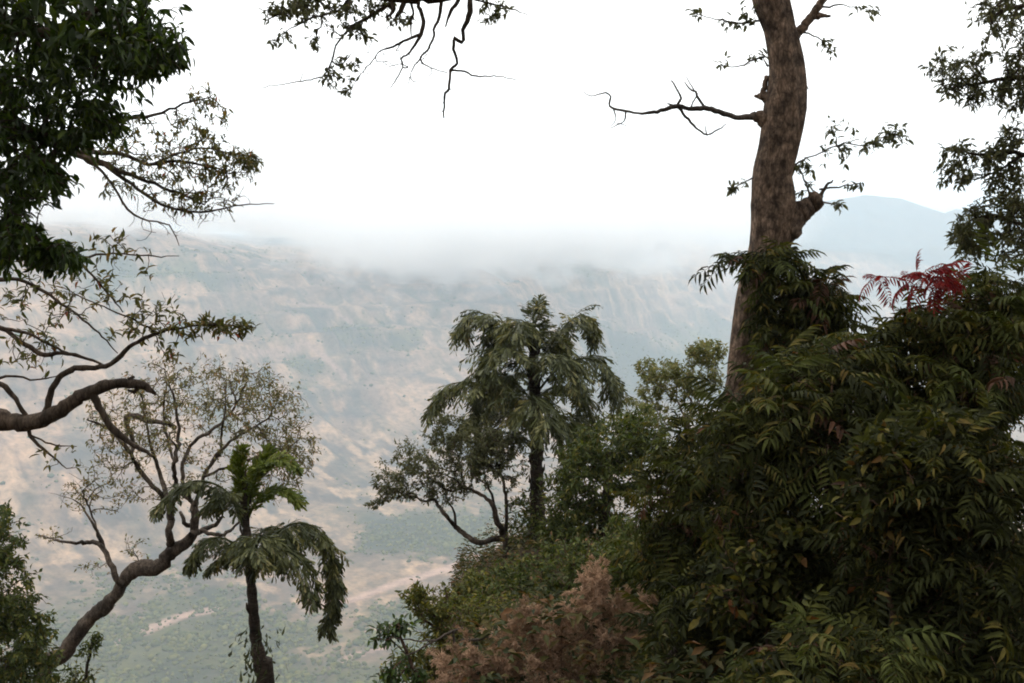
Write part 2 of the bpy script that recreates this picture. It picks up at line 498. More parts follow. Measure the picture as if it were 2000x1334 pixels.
def blobs(spec, n):
    """targets inside ellipsoids given as (px, py, rx, ry, Y, rY, weight[, hollow])"""
    w = np.array([s[6] for s in spec], float); w /= w.sum()
    out = []
    for s, k in zip(spec, rng.multinomial(n, w)):
        u = unit(rng.normal(size=(k, 3)))
        lo = s[7] if len(s) > 7 else 0.0
        rr = (lo ** 3 + (1 - lo ** 3) * rng.random(k)) ** (1 / 3)
        u = u * rr[:, None]
        out.append(at(s[0] + u[:, 0] * s[2], s[1] + u[:, 1] * s[3], s[4] + u[:, 2] * s[5]))
    return np.vstack(out)

UP = np.array([0, 0, 1.0])
def sprigs(sk, n, spread=.12, droop=.35, ln=.09, wd=.036, tipfrac=1.0, tips=None, back=3, up_jit=.5):
    """leaf positions round the end twigs"""
    tips = np.array(sk.tips if tips is None else tips)
    if tipfrac < 1: tips = tips[rng.random(len(tips)) < tipfrac]
    k = rng.poisson(n, len(tips)).clip(1)
    idx = np.repeat(tips, k)
    b = rng.integers(0, back + 1, len(idx))
    for s in range(back):
        m = (b > s) & (sk.par[idx] >= 0) & ~sk.main[np.maximum(sk.par[idx], 0)]
        idx = np.where(m, sk.par[idx], idx)
    t = sk.t[idx]
    par = np.maximum(sk.par[idx], 0)
    f = rng.random(len(idx))[:, None]
    pos = sk.p[idx] * f + sk.p[par] * (1 - f) + rng.normal(0, spread * .25, (len(idx), 3))
    side = rng.normal(size=(len(idx), 3)); side -= (side * t).sum(1, keepdims=True) * t
    d = unit(t * rng.uniform(.2, 1.0, (len(idx), 1)) + unit(side) * .9 - UP * rng.uniform(0, 2 * droop, (len(idx), 1)))
    up = UP + rng.normal(0, up_jit, (len(idx), 3))
    l = ln * rng.uniform(.65, 1.25, len(idx))
    return pos, d, up, l, l * (wd / ln) * rng.uniform(.8, 1.2, len(idx))

def leaf_variants(name, tpl, mat, ln, wd, tints):
    out = []
    for t in tints:
        mb = MB()
        leaves(mb, tpl, np.zeros((1, 3)), np.array([[1., 0, 0]]), np.array([[0, 0, 1.]]), ln, wd, np.array([t]))
        out.append(mb.mesh(name, mat))
    return out

def put(me, root, pos, d, up, s, name='leaf'):
    X, Y, Z = frames(d[None], up[None])
    o = bpy.data.objects.new(name, me)
    COL.objects.link(o)
    o.parent = root
    p = pos - np.array(root.location)
    m = np.eye(4); m[:3, 0] = X[0] * s; m[:3, 1] = Y[0] * s; m[:3, 2] = Z[0] * s; m[:3, 3] = p
    o.matrix_local = Matrix(m.tolist())
    return o

def foliage(root, data, mat, tpl=LEAFLOW, parts=0, name='crown', tint=None, leafmeshes=None, ref=.09):
    """PARTS of the leaves that show largest become leaf objects, the rest one mass"""
    pos, d, up, l, w = data
    n = len(pos)
    tint = rng.random(n) ** 1.3 if tint is None else tint
    keep = np.ones(n, bool)
    if parts:
        x, y, z = proj(pos)
        inv = (x > 5) & (x < 1995) & (y > 5) & (y < 1329) & (z > .5)
        score = np.where(inv, l / np.maximum(z, .1), -1)
        pick = np.argsort(-score)[:parts]
        pick = pick[score[pick] > 0]
        keep[pick] = False
        for i in pick:
            put(leafmeshes[int(tint[i] * (len(leafmeshes) - .01))], root, pos[i], d[i], up[i], l[i] / ref)
    mb = MB()
    leaves(mb, tpl, pos[keep], d[keep], up[keep], l[keep], w[keep], tint[keep])
    return link(name, mb.mesh(name, mat, root.location), root, 'stuff')

def foot(px, Y):
    """ground point below a photograph column, Y metres ahead"""
    x = (px - 1000) / FPX * Y
    for _ in range(8):
        z = gz(x, Y)
        w = (np.array([x, Y, z]) - CAM) @ FWD
        x = (px - 1000) / FPX * w
    return np.array([x, Y, gz(x, Y)])

# ================================================================== the land
def build_land():
    th1 = np.linspace(-31, 31, 470)
    th2 = np.concatenate([np.linspace(31, 180, 70)[1:], np.linspace(-180, -31, 70)[1:-1]])
    th = np.radians(np.concatenate([th1, th2]))
    r = np.concatenate([np.geomspace(.4, 40, 70), np.geomspace(42, 950, 60), np.linspace(960, 2300, 190), np.linspace(2310, 4400, 170)[0:], np.linspace(4430, 7600, 120), np.geomspace(7700, 14000, 14)])
    X = r[:, None] * np.sin(th); Y = r[:, None] * np.cos(th)
    Z = ground(X, Y)
    nr, nt = X.shape
    v = np.stack([X, Y, Z], -1).reshape(-1, 3)
    i = np.arange(nr - 1)[:, None] * nt; j = np.arange(nt)[None]; k = (j + 1) % nt
    f = np.stack([i + j, i + k, i + nt + k, i + nt + j], -1).reshape(-1, 4)[:, ::-1]
    v = np.vstack([v, [[0, 0, 0]]])
    f3 = np.stack([np.full(nt, nr * nt), (np.arange(nt) + 1) % nt, np.arange(nt)], -1)
    mb = MB(); mb.add(v, f3, f)
    wood, burnt, n = cover(v)
    rr = np.hypot(v[:, 0], v[:, 1])
    m, nd, l, b, out = newmat('land')
    me = mb.mesh('terrain', m)
    tan = np.array([.40, .25, .155]); tan2 = np.array([.20, .13, .092]); wd = np.array([.05, .058, .02]); wd2 = np.array([.12, .11, .034]); bt = np.array([.06, .05, .05])
    c = tan + (tan2 - tan) * sstep(.36, .60, fbm(v[:, 0] / 85, v[:, 1] / 120, 91, 6, .68) * .7 + fbm(v[:, 0] / 600, v[:, 1] / 700, 93, 3) * .3)[:, None]
    c = c * (.86 + .3 * fbm(v[:, 0] / 40, v[:, 1] / 40, 95, 3))[:, None]
    c = c + (bt - c) * (burnt * .75)[:, None]
    wc = wd + (wd2 - wd) * sstep(.4, .62, fbm(v[:, 0] / 130, v[:, 1] / 130, 97, 4))[:, None]
    c = c + (wc - c) * (wood * .92)[:, None]
    sk = v[:, 0] * .86 + v[:, 1] * .52; ac = -v[:, 0] * .52 + v[:, 1] * .86
    st = sstep(.52, .74, fbm(sk / 70, ac / 420, 131, 5, .62)) * sstep(1200, 1800, rr)
    c = c + (np.array([.055, .058, .045]) - c) * (st * .6)[:, None]
    flat = (1 - sstep(-540, -470, v[:, 2])) * (rr > 900)
    c = c * (1 - flat[:, None] * np.array([.40, .36, .36]))
    slope = sstep(-535, -440, v[:, 2]) * (rr > 1400)
    wn2 = fbm(v[:, 0] / 140, v[:, 1] / 140, 151, 5, .6)
    band = sstep(.35, .8, np.sin(2 * np.pi * (v[:, 2] + 60 * wn2) / 46)) * sstep(.42, .58, fbm(v[:, 0] / 210, v[:, 1] / 210, 155, 4)) * slope
    c = c + (np.array([.06, .055, .05]) - c) * (band * .75)[:, None]
    gl = sstep(.70, .86, ridged(sk / 190, ac / 1300, 161, 4)) * slope * sstep(.36, .5, wn2)
    c = c + (np.array([.05, .062, .038]) - c) * (gl * .7)[:, None]
    pale = sstep(.55, .72, fbm(sk / 55, ac / 130, 171, 6, .68)) * (rr > 1300) * (1 - wood)
    c = c + (np.array([.50, .32, .19]) - c) * (pale * .6)[:, None]
    fm = sstep(5700, 6200, rr)
    c = c + (np.array([.05, .062, .05]) * (.5 + .8 * wn2[:, None]) - c) * (fm * .85)[:, None]
    sp = sstep(.56, .72, fbm(v[:, 0] / 26, v[:, 1] / 38, 141, 4, .7)) * (rr > 900)
    c = c + (np.array([.05, .052, .036]) - c) * (sp * .5)[:, None]
    # tracks and dry stream beds on the valley floor
    px, py, w = proj(v)
    for line, wid in (([(985, 1062), (930, 1085), (870, 1112), (780, 1140), (690, 1172), (640, 1180)], 9), ([(430, 1188), (350, 1205), (280, 1232), (215, 1262)], 9), ([(655, 1305), (680, 1285), (760, 1262), (800, 1225)], 6),
                      ([(480, 690), (560, 688), (600, 668), (640, 700), (670, 740)], 7), ([(870, 700), (960, 690), (1010, 700)], 5), ([(700, 640), (640, 600), (560, 590)], 4)):
        dist = np.full(len(v), 1e9)
        q = px + (fbm(v[:, 0] / 50, v[:, 1] / 50, 99, 3) - .5) * 30
        for (x0, y0), (x1, y1) in zip(line[:-1], line[1:]):
            dx, dy = x1 - x0, y1 - y0
            t = np.clip(((q - x0) * dx + (py - y0) * dy) / (dx * dx + dy * dy), 0, 1)
            dist = np.minimum(dist, np.hypot(q - x0 - t * dx, py - y0 - t * dy))
        a = (1 - sstep(wid * .4, wid, dist)) * (w > 900) * .9
        c = c + (np.array([.36, .235, .18]) - c) * a[:, None]
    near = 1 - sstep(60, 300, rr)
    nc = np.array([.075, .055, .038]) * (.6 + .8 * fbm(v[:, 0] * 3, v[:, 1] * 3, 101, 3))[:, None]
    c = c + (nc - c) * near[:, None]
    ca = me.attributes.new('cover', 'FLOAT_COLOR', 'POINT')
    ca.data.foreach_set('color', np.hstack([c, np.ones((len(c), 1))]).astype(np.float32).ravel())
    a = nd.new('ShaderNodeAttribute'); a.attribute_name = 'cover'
    tc = nd.new('ShaderNodeTexCoord')
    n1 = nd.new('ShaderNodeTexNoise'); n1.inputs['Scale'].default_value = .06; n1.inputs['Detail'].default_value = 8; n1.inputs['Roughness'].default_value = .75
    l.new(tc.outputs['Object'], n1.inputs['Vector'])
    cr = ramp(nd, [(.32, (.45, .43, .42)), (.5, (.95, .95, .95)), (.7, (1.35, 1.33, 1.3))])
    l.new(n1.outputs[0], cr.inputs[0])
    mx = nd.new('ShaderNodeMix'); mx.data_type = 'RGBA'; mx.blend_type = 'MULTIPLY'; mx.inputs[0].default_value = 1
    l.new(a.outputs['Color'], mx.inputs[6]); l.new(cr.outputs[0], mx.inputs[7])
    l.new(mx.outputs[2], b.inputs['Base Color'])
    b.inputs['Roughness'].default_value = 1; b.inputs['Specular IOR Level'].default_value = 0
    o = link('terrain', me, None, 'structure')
    o['label'] = 'dry tan valley and hazy hills below the wooded viewpoint'
    return o
build_land()

def build_valley_woods():
    N = 420000
    th = np.radians(rng.uniform(-31, 31, N))
    r = 900 * (5200 / 900) ** rng.random(N)
    p = np.stack([r * np.sin(th), r * np.cos(th), np.zeros(N)], -1)
    p[:, 2] = ground(p[:, 0], p[:, 1])
    wood, burnt, n = cover(p)
    clump = sstep(.5, .75, fbm(p[:, 0] / 55, p[:, 1] / 55, 57, 4, .6))
    pr = wood * 1.0 + .16 * clump
    k = rng.random(N) < pr * (.08 + .5 * sstep(.42, .66, fbm(p[:, 0] / 45, p[:, 1] / 60, 59, 4, .6)))
    p = p[k][:52000]; r = r[k][:52000]
    n = len(p)
    phi = (1 + 5 ** .5) / 2
    V = unit(np.array([[-1, phi, 0], [1, phi, 0], [-1, -phi, 0], [1, -phi, 0], [0, -1, phi], [0, 1, phi], [0, -1, -phi], [0, 1, -phi], [phi, 0, -1], [phi, 0, 1], [-phi, 0, -1], [-phi, 0, 1]], float))
    Fc = np.array([[0, 11, 5], [0, 5, 1], [0, 1, 7], [0, 7, 10], [0, 10, 11], [1, 5, 9], [5, 11, 4], [11, 10, 2], [10, 7, 6], [7, 1, 8], [3, 9, 4], [3, 4, 2], [3, 2, 6], [3, 6, 8], [3, 8, 9], [4, 9, 5], [2, 4, 11], [6, 2, 10], [8, 6, 7], [9, 8, 1]])
    s = rng.uniform(1.2, 3.0, n) * (1 + 1.2 * rng.random(n) ** 4) * (1 + .25 * (r > 2500))
    j = rng.uniform(.45, 1.35, (n, 12, 1))
    P = p[:, None] + V[None] * j * s[:, None, None] * np.array([1.1, 1.1, .85]) + np.stack([0 * s, 0 * s, s * .5], -1)[:, None]
    mb = MB()
    mb.add(P.reshape(-1, 3), (Fc[None] + (np.arange(n) * 12)[:, None, None]).reshape(-1, 3), None, np.repeat(rng.random(n), 12))
    o = link('valley_woods', mb.mesh('valley_woods', M_FARTREE), None, 'stuff')
    o['label'] = 'distant green woods and scrub scattered over the valley floor'
    o['category'] = 'woods'
build_valley_woods()

# ------------------------------------------------------------------ air and cloud
def box_mesh(name, lo, hi, mat):
    x0, y0, z0 = lo; x1, y1, z1 = hi
    me = bpy.data.meshes.new(name)
    me.from_pydata([(x0, y0, z0), (x1, y0, z0), (x1, y1, z0), (x0, y1, z0), (x0, y0, z1), (x1, y0, z1), (x1, y1, z1), (x0, y1, z1)], [],
                   [(3, 2, 1, 0), (4, 5, 6, 7), (0, 1, 5, 4), (1, 2, 6, 5), (2, 3, 7, 6), (3, 0, 4, 7)])
    me.materials.append(mat)
    return me

HAZE = 0.00018
mh, nd, l, b, out = newmat('haze')
nd.remove(b)
pv = nd.new('ShaderNodeVolumePrincipled')
pv.inputs['Color'].default_value = (.74, .89, 1.0, 1)
pv.inputs['Density'].default_value = HAZE
pv.inputs['Anisotropy'].default_value = 0.0
l.new(pv.outputs[0], out.inputs['Volume'])
hz = link('haze', box_mesh('haze', (-15000, -15000, -640), (15000, 15000, 330), mh), None, 'stuff')
hz['label'] = 'pale blue haze filling the air over the valley'
hz['category'] = 'haze'

mc, nd, l, b, out = newmat('cloud')
nd.remove(b)
tc = nd.new('ShaderNodeTexCoord')
sep = nd.new('ShaderNodeSeparateXYZ')
l.new(tc.outputs['Object'], sep.inputs[0])
mp = nd.new('ShaderNodeMapping'); mp.inputs['Scale'].default_value = (1 / 330, 1 / 620, 1 / 240)
l.new(tc.outputs['Object'], mp.inputs[0])
nz = nd.new('ShaderNodeTexNoise'); nz.inputs['Scale'].default_value = 1; nz.inputs['Detail'].default_value = 5; nz.inputs['Roughness'].default_value = .6
l.new(mp.outputs[0], nz.inputs['Vector'])

def math_node(op, a, bb):
    m = nd.new('ShaderNodeMath'); m.operation = op
    for i, q in enumerate((a, bb)):
        if isinstance(q, (int, float)): m.inputs[i].default_value = q
        else: l.new(q, m.inputs[i])
    return m.outputs[0]
def maprange(v, a, bb, c, d):
    m = nd.new('ShaderNodeMapRange'); m.interpolation_type = 'SMOOTHSTEP'
    m.inputs[1].default_value = a; m.inputs[2].default_value = bb; m.inputs[3].default_value = c; m.inputs[4].default_value = d
    l.new(v, m.inputs[0]); return m.outputs[0]
# soft ragged underside, thinning to its ends and top; object space is centred on the cloud
low = math_node('ADD', sep.outputs[2], math_node('MULTIPLY', math_node('SUBTRACT', nz.outputs[0], .5), 760))
lift = maprange(sep.outputs[0], -380, -820, 0, 150)
lift2 = maprange(sep.outputs[0], 150, 700, 0, 50)
low = math_node('SUBTRACT', low, math_node('ADD', lift, lift2))
bottom = maprange(low, -190, -40, 0, 1)
top = maprange(sep.outputs[2], 130, 250, 1, 0)
ex = math_node('MULTIPLY', maprange(sep.outputs[0], -2500, -1700, 0, 1), maprange(sep.outputs[0], 420, 1080, 1, 0))
ey = math_node('MULTIPLY', maprange(sep.outputs[1], -900, -450, 0, 1), maprange(sep.outputs[1], 500, 900, 1, 0))
den = math_node('MULTIPLY', math_node('MULTIPLY', bottom, top), math_node('MULTIPLY', ex, ey))
den = math_node('MULTIPLY', den, .009)
vsn = nd.new('ShaderNodeVolumeScatter')
vsn.inputs['Color'].default_value = (1, 1, 1, 1)
vsn.inputs['Anisotropy'].default_value = 0.2
l.new(den, vsn.inputs['Density'])
l.new(vsn.outputs[0], out.inputs['Volume'])
mc.cycles.volume_step_rate = 0.45
cl = link('low_cloud', box_mesh('low_cloud', (-2500, -900, -290), (1350, 900, 250), mc), None, 'stuff')
cl.location = (-100, 3500, 30)
cl['label'] = 'white low cloud drifting over the top of the far ridge'
cl['category'] = 'cloud'


# ================================================================== trees
def lm(P, Y, r=None):
    """photograph points (px, py[, dY]) at about Y metres ahead"""
    P = [(*p, 0) if len(p) == 2 else p for p in P]
    return np.array([at(p[0], p[1], Y + p[2]) for p in P])

def pr(w, Y):
    """radius in metres of something w photograph pixels wide"""
    return np.asarray(w, float) * .5 * Y / FPX

# ---- tall bare trunk
def tall_tree():
    Y = 11.5
    base = foot(1442, Y)
    root = thing('tall_tree', 'tall thick bare trunk with a broken side stub and one dead branch', 'tree', base)
    sk = Skel()
    pts = [(1521, 57), (1535, 137), (1531, 211), (1521, 285), (1510, 342), (1513, 399), (1504, 484), (1477, 570), (1460, 684), (1453, 741), (1446, 860)][::-1]
    wid = [58, 67, 80, 72, 72, 84, 74, 68, 68, 70, 78][::-1]
    top = [(1505, 0), (1488, -70), (1500, -160), (1530, -260), (1540, -400)]
    wt = [66, 60, 54, 46, 30]
    P = np.vstack([base + [0.02, 0, -.3], base + [0, 0, .05], lm(pts + top, Y)])
    rad = np.concatenate([pr([130, 105], Y), pr(wid + wt, Y)])
    mb = MB()
    Pc, rc = catmull(P, rad, .06)
    # fluted, knobbly trunk
    T = unit(np.gradient(Pc, axis=0)); N = unit(np.cross(T, [0, 1., 0])); B = np.cross(T, N)
    S = 40
    a = np.arange(S) * 2 * np.pi / S
    z = Pc[:, 2][:, None]
    aa = a[None] + .35 * np.sin(z * 1.3)
    fl = 1 + .055 * np.sin(3 * aa + 1.2 * np.sin(z * .9)) + .04 * np.sin(7 * aa + z * 1.1) + .11 * (fbm(np.cos(a)[None] * 1.6 + 0 * z, z * 1.7 + np.sin(a)[None] * 1.6, 7, 4) - .5) + .07 * (fbm(a[None] * 3 + 0 * z, z * 2.0, 8, 4) - .5)
    rr = rc[:, None] * fl
    V = Pc[:, None] + rr[..., None] * (np.cos(a)[None, :, None] * N[:, None] + np.sin(a)[None, :, None] * B[:, None])
    i = np.arange(len(Pc) - 1)[:, None] * S; j = np.arange(S)[None]; k = (j + 1) % S
    mb.add(V.reshape(-1, 3), None, np.stack([i + j, i + k, i + S + k, i + S + j], -1).reshape(-1, 4))
    # broken stub, knots
    def limb(p, w, sides=18, rough=.16, step=.03):
        q, r = catmull(lm(p, Y), pr(w, Y), step)
        q = q + rng.normal(0, .006, q.shape)
        r = r * (1 + rough * (vn(np.arange(len(r)) * .45, np.zeros(len(r)), int(p[0][0])) - .5) * 2)
        tube(mb, q, r, sides)
    limb([(1505, 500), (1528, 450), (1552, 422), (1576, 406), (1590, 396), (1600, 384)], [56, 64, 50, 42, 40, 28])
    limb([(1596, 402), (1604, 384), (1612, 366), (1625, 352)], [14, 9, 6, 3], 6)
    limb([(1588, 396), (1582, 376)], [16, 8], 8)
    limb([(1512, 232), (1492, 230), (1478, 226), (1470, 224)], [40, 30, 22, 14], 12)
    limb([(1505, 246), (1490, 240), (1483, 242)], [24, 18, 10], 10)
    limb([(1512, 205), (1496, 188), (1482, 189), (1474, 187)], [26, 18, 12, 7], 10)
    limb([(1500, 200), (1492, 175), (1498, 150)], [18, 12, 10], 10)
    limb([(1540, 90), (1556, 68), (1576, 44), (1594, 20), (1612, -12), (1640, -60), (1690, -120)], [30, 19, 17, 15, 14, 13, 10], 12, .1)
    limb([(1580, 38), (1600, 30), (1621, 32)], [14, 11, 5], 8)
    link('trunk', mb.mesh('trunk', B_TALL, base), root)
    # dead branch
    dk = Skel(4000)
    dk.limb(lm([(1476, 225), (1458, 229), (1436, 228), (1405, 218), (1376, 211), (1345, 212), (1319, 208), (1290, 216), (1254, 221), (1222, 217), (1197, 211), (1188, 202), (1192, 190), (1183, 182), (1154, 187), (1140, 178)], Y), pr([15, 13, 11, 10, 10, 9, 9, 7, 5, 5, 4.5, 4, 3.5, 3, 2, 1.5], Y), step=.05, wob=.004)
    for p, w in (([(1322, 208), (1330, 192), (1326, 180), (1311, 157)], [6, 5, 4, 2.5]), ([(1374, 206), (1361, 188), (1359, 180), (1345, 172), (1337, 160)], [5, 4.5, 4, 3, 2]), ([(1348, 211), (1356, 195), (1363, 182)], [4, 3, 2]),
                 ([(1359, 181), (1340, 150)], [3, 1.5]), ([(1326, 211), (1339, 228), (1360, 250), (1382, 263), (1404, 252), (1419, 242)], [6, 5, 4.5, 4, 3, 1.5]), ([(1380, 262), (1378, 246)], [3, 1.5]),
                 ([(1222, 218), (1219, 236), (1205, 244), (1190, 251)], [4, 3, 2.5, 1.5]), ([(1198, 212), (1203, 232), (1190, 248)], [3.5, 2.5, 1.5]), ([(1207, 240), (1226, 247)], [2, 1.2]), ([(1319, 208), (1303, 202)], [5, 2])):
        dk.limb(lm(p, Y), pr(w, Y), 'near', step=.05, wob=.003)
    dk.build('dead_branch', B_DEAD, root)
    # thin leafy twigs
    tk = Skel(6000)
    for p in ([(1545, 330), (1570, 312), (1600, 300), (1650, 280), (1690, 285), (1740, 262)], [(1590, 400), (1570, 350), (1562, 330)], [(1600, 384), (1572, 352)], [(1495, 110), (1470, 118), (1440, 130), (1412, 128)], [(1500, 130), (1490, 112)],
              [(1482, 340), (1460, 352), (1435, 366)], [(1488, 40), (1450, 45), (1400, 38), (1362, 28)], [(1560, 62), (1590, 70), (1625, 98)], [(1600, 15), (1640, 10), (1690, 18)], [(1595, 392), (1625, 398), (1642, 402)], [(1600, 370), (1650, 362), (1680, 358)],
              [(1560, 130), (1575, 165), (1580, 175)]):
        tk.limb(lm(p, Y), pr(np.linspace(4.5, 1.6, len(p)), Y), None if tk.n == 0 else None, step=.06, wob=.006)
    tg = blobs([(1640, 245, 32, 22, Y, .2, 16), (1655, 290, 60, 26, Y, .2, 16), (1740, 262, 50, 34, Y, .2, 26), (1600, 255, 26, 22, Y, .2, 8), (1575, 330, 30, 30, Y, .2, 12), (1640, 320, 28, 10, Y, .2, 6), (1672, 358, 20, 14, Y, .1, 6),
                (1640, 402, 12, 14, Y, .1, 4), (1440, 364, 24, 12, Y, .1, 7), (1415, 122, 26, 14, Y, .1, 5), (1366, 24, 18, 16, Y, .1, 7), (1450, 45, 40, 30, Y, .2, 10), (1620, 92, 20, 20, Y, .1, 7), (1690, 20, 40, 14, Y, .2, 7), (1470, 10, 24, 10, Y, .1, 5),
                (1480, 118, 20, 20, Y, .1, 5), (1580, 175, 8, 10, Y, .1, 2), (1570, 385, 24, 16, Y, .15, 8)], 150)
    tk.grow(tg, .25, .07, .3, .05)
    tk.build('twig', B_DEAD, root, .0028, .4, 5, split=True)
    lv = leaf_variants('leaf', LEAF, M_OLIVE, .09, .042, [.05, .3, .5, .8])
    foliage(root, sprigs(tk, 4.2, .08, .35, .085, .040), M_OLIVE, LEAF, 220, 'foliage', leafmeshes=lv, ref=.09)
    # unseen crown above the frame, built out to shade the foreground
    ck = Skel()
    ck.limb(lm([(1500, -160), (1530, -260), (1540, -400)], Y), pr([40, 40, 28], Y))
    ck.limb(lm([(1612, -12), (1690, -120), (1760, -260)], Y), pr([13, 10, 7], Y))
    ck.grow(blobs([(1480, -420, 420, 200, Y, 3, 3), (1750, -320, 220, 150, Y, 2, 2)], 260), .25, .3, .3)
    ck.build('limb', B_TALL, root, .006, .45, 8)
    foliage(root, sprigs(ck, 13, .2, .3, .10, .045), M_OLIVE, LEAFLOW, 0, 'crown')
tall_tree()

# ---- dense evergreen filling the upper left corner
def dense_tree():
    Y = 6.2
    base = foot(-330, Y)
    root = thing('evergreen_tree', 'dense dark glossy evergreen overhanging the upper left corner', 'tree', base)
    sk = Skel()
    top = at(-200, -300, Y)
    sk.limb([base - [0, 0, .3], base + [.05, 0, 1], at(-300, 500, Y), at(-250, 50, Y), top], [.2, .17, .15, .12, .06], ok=lambda p: p[2] > 1.5)
    sk.limb(lm([(-250, 120), (-100, 60), (60, 60), (200, 70), (300, 110)], Y), [.07, .055, .04, .025, .012], 'near', wob=.01)
    sk.limb(lm([(-275, 300), (-120, 260), (30, 250), (130, 270)], Y), [.06, .045, .03, .012], 'near', wob=.01)
    sk.limb(lm([(-285, 430), (-150, 420), (-20, 430), (60, 470), (120, 500)], Y), [.05, .04, .03, .02, .01], 'near', wob=.01)
    tg = blobs([(60, 60, 250, 140, Y, 1.0, 30), (250, 70, 125, 110, Y, .8, 14), (110, 190, 190, 100, Y, .8, 18), (40, 290, 120, 90, Y, .7, 11), (300, 110, 78, 50, Y, .4, 6), (60, 350, 100, 55, Y, .5, 7), (180, 240, 60, 60, Y, .5, 5),
                (30, 480, 80, 55, Y, .5, 5), (110, 500, 55, 38, Y, .3, 4.5), (20, 440, 70, 40, Y, .4, 3)], 900)
    tg2 = blobs([(-60, -250, 380, 260, Y - 1, 1.8, 1)], 260)  # unseen crown extended up and towards the camera to cut sky light
    sk.grow(tg, .25, .12, .3, .04, .05)
    nt = len(sk.tips)
    sk.grow(tg2, .25, .25, .3, .04, .05)
    sk.build('trunk', B_BROWN, root, .0035, .42, 10)
    lv = leaf_variants('leaf', LEAF, M_DARKLEAF, .1, .036, [.02, .2, .4, .6, .8, .97])
    foliage(root, sprigs(sk, 9, .09, .8, .08, .031, tips=sk.tips[:nt], up_jit=.8), M_DARKLEAF, LEAF, 300, 'crown', leafmeshes=lv, ref=.1)
    foliage(root, sprigs(sk, 14, .2, .6, .13, .05, tips=sk.tips[nt:]), M_DARKLEAF, LEAFLOW, 0, 'foliage')
dense_tree()

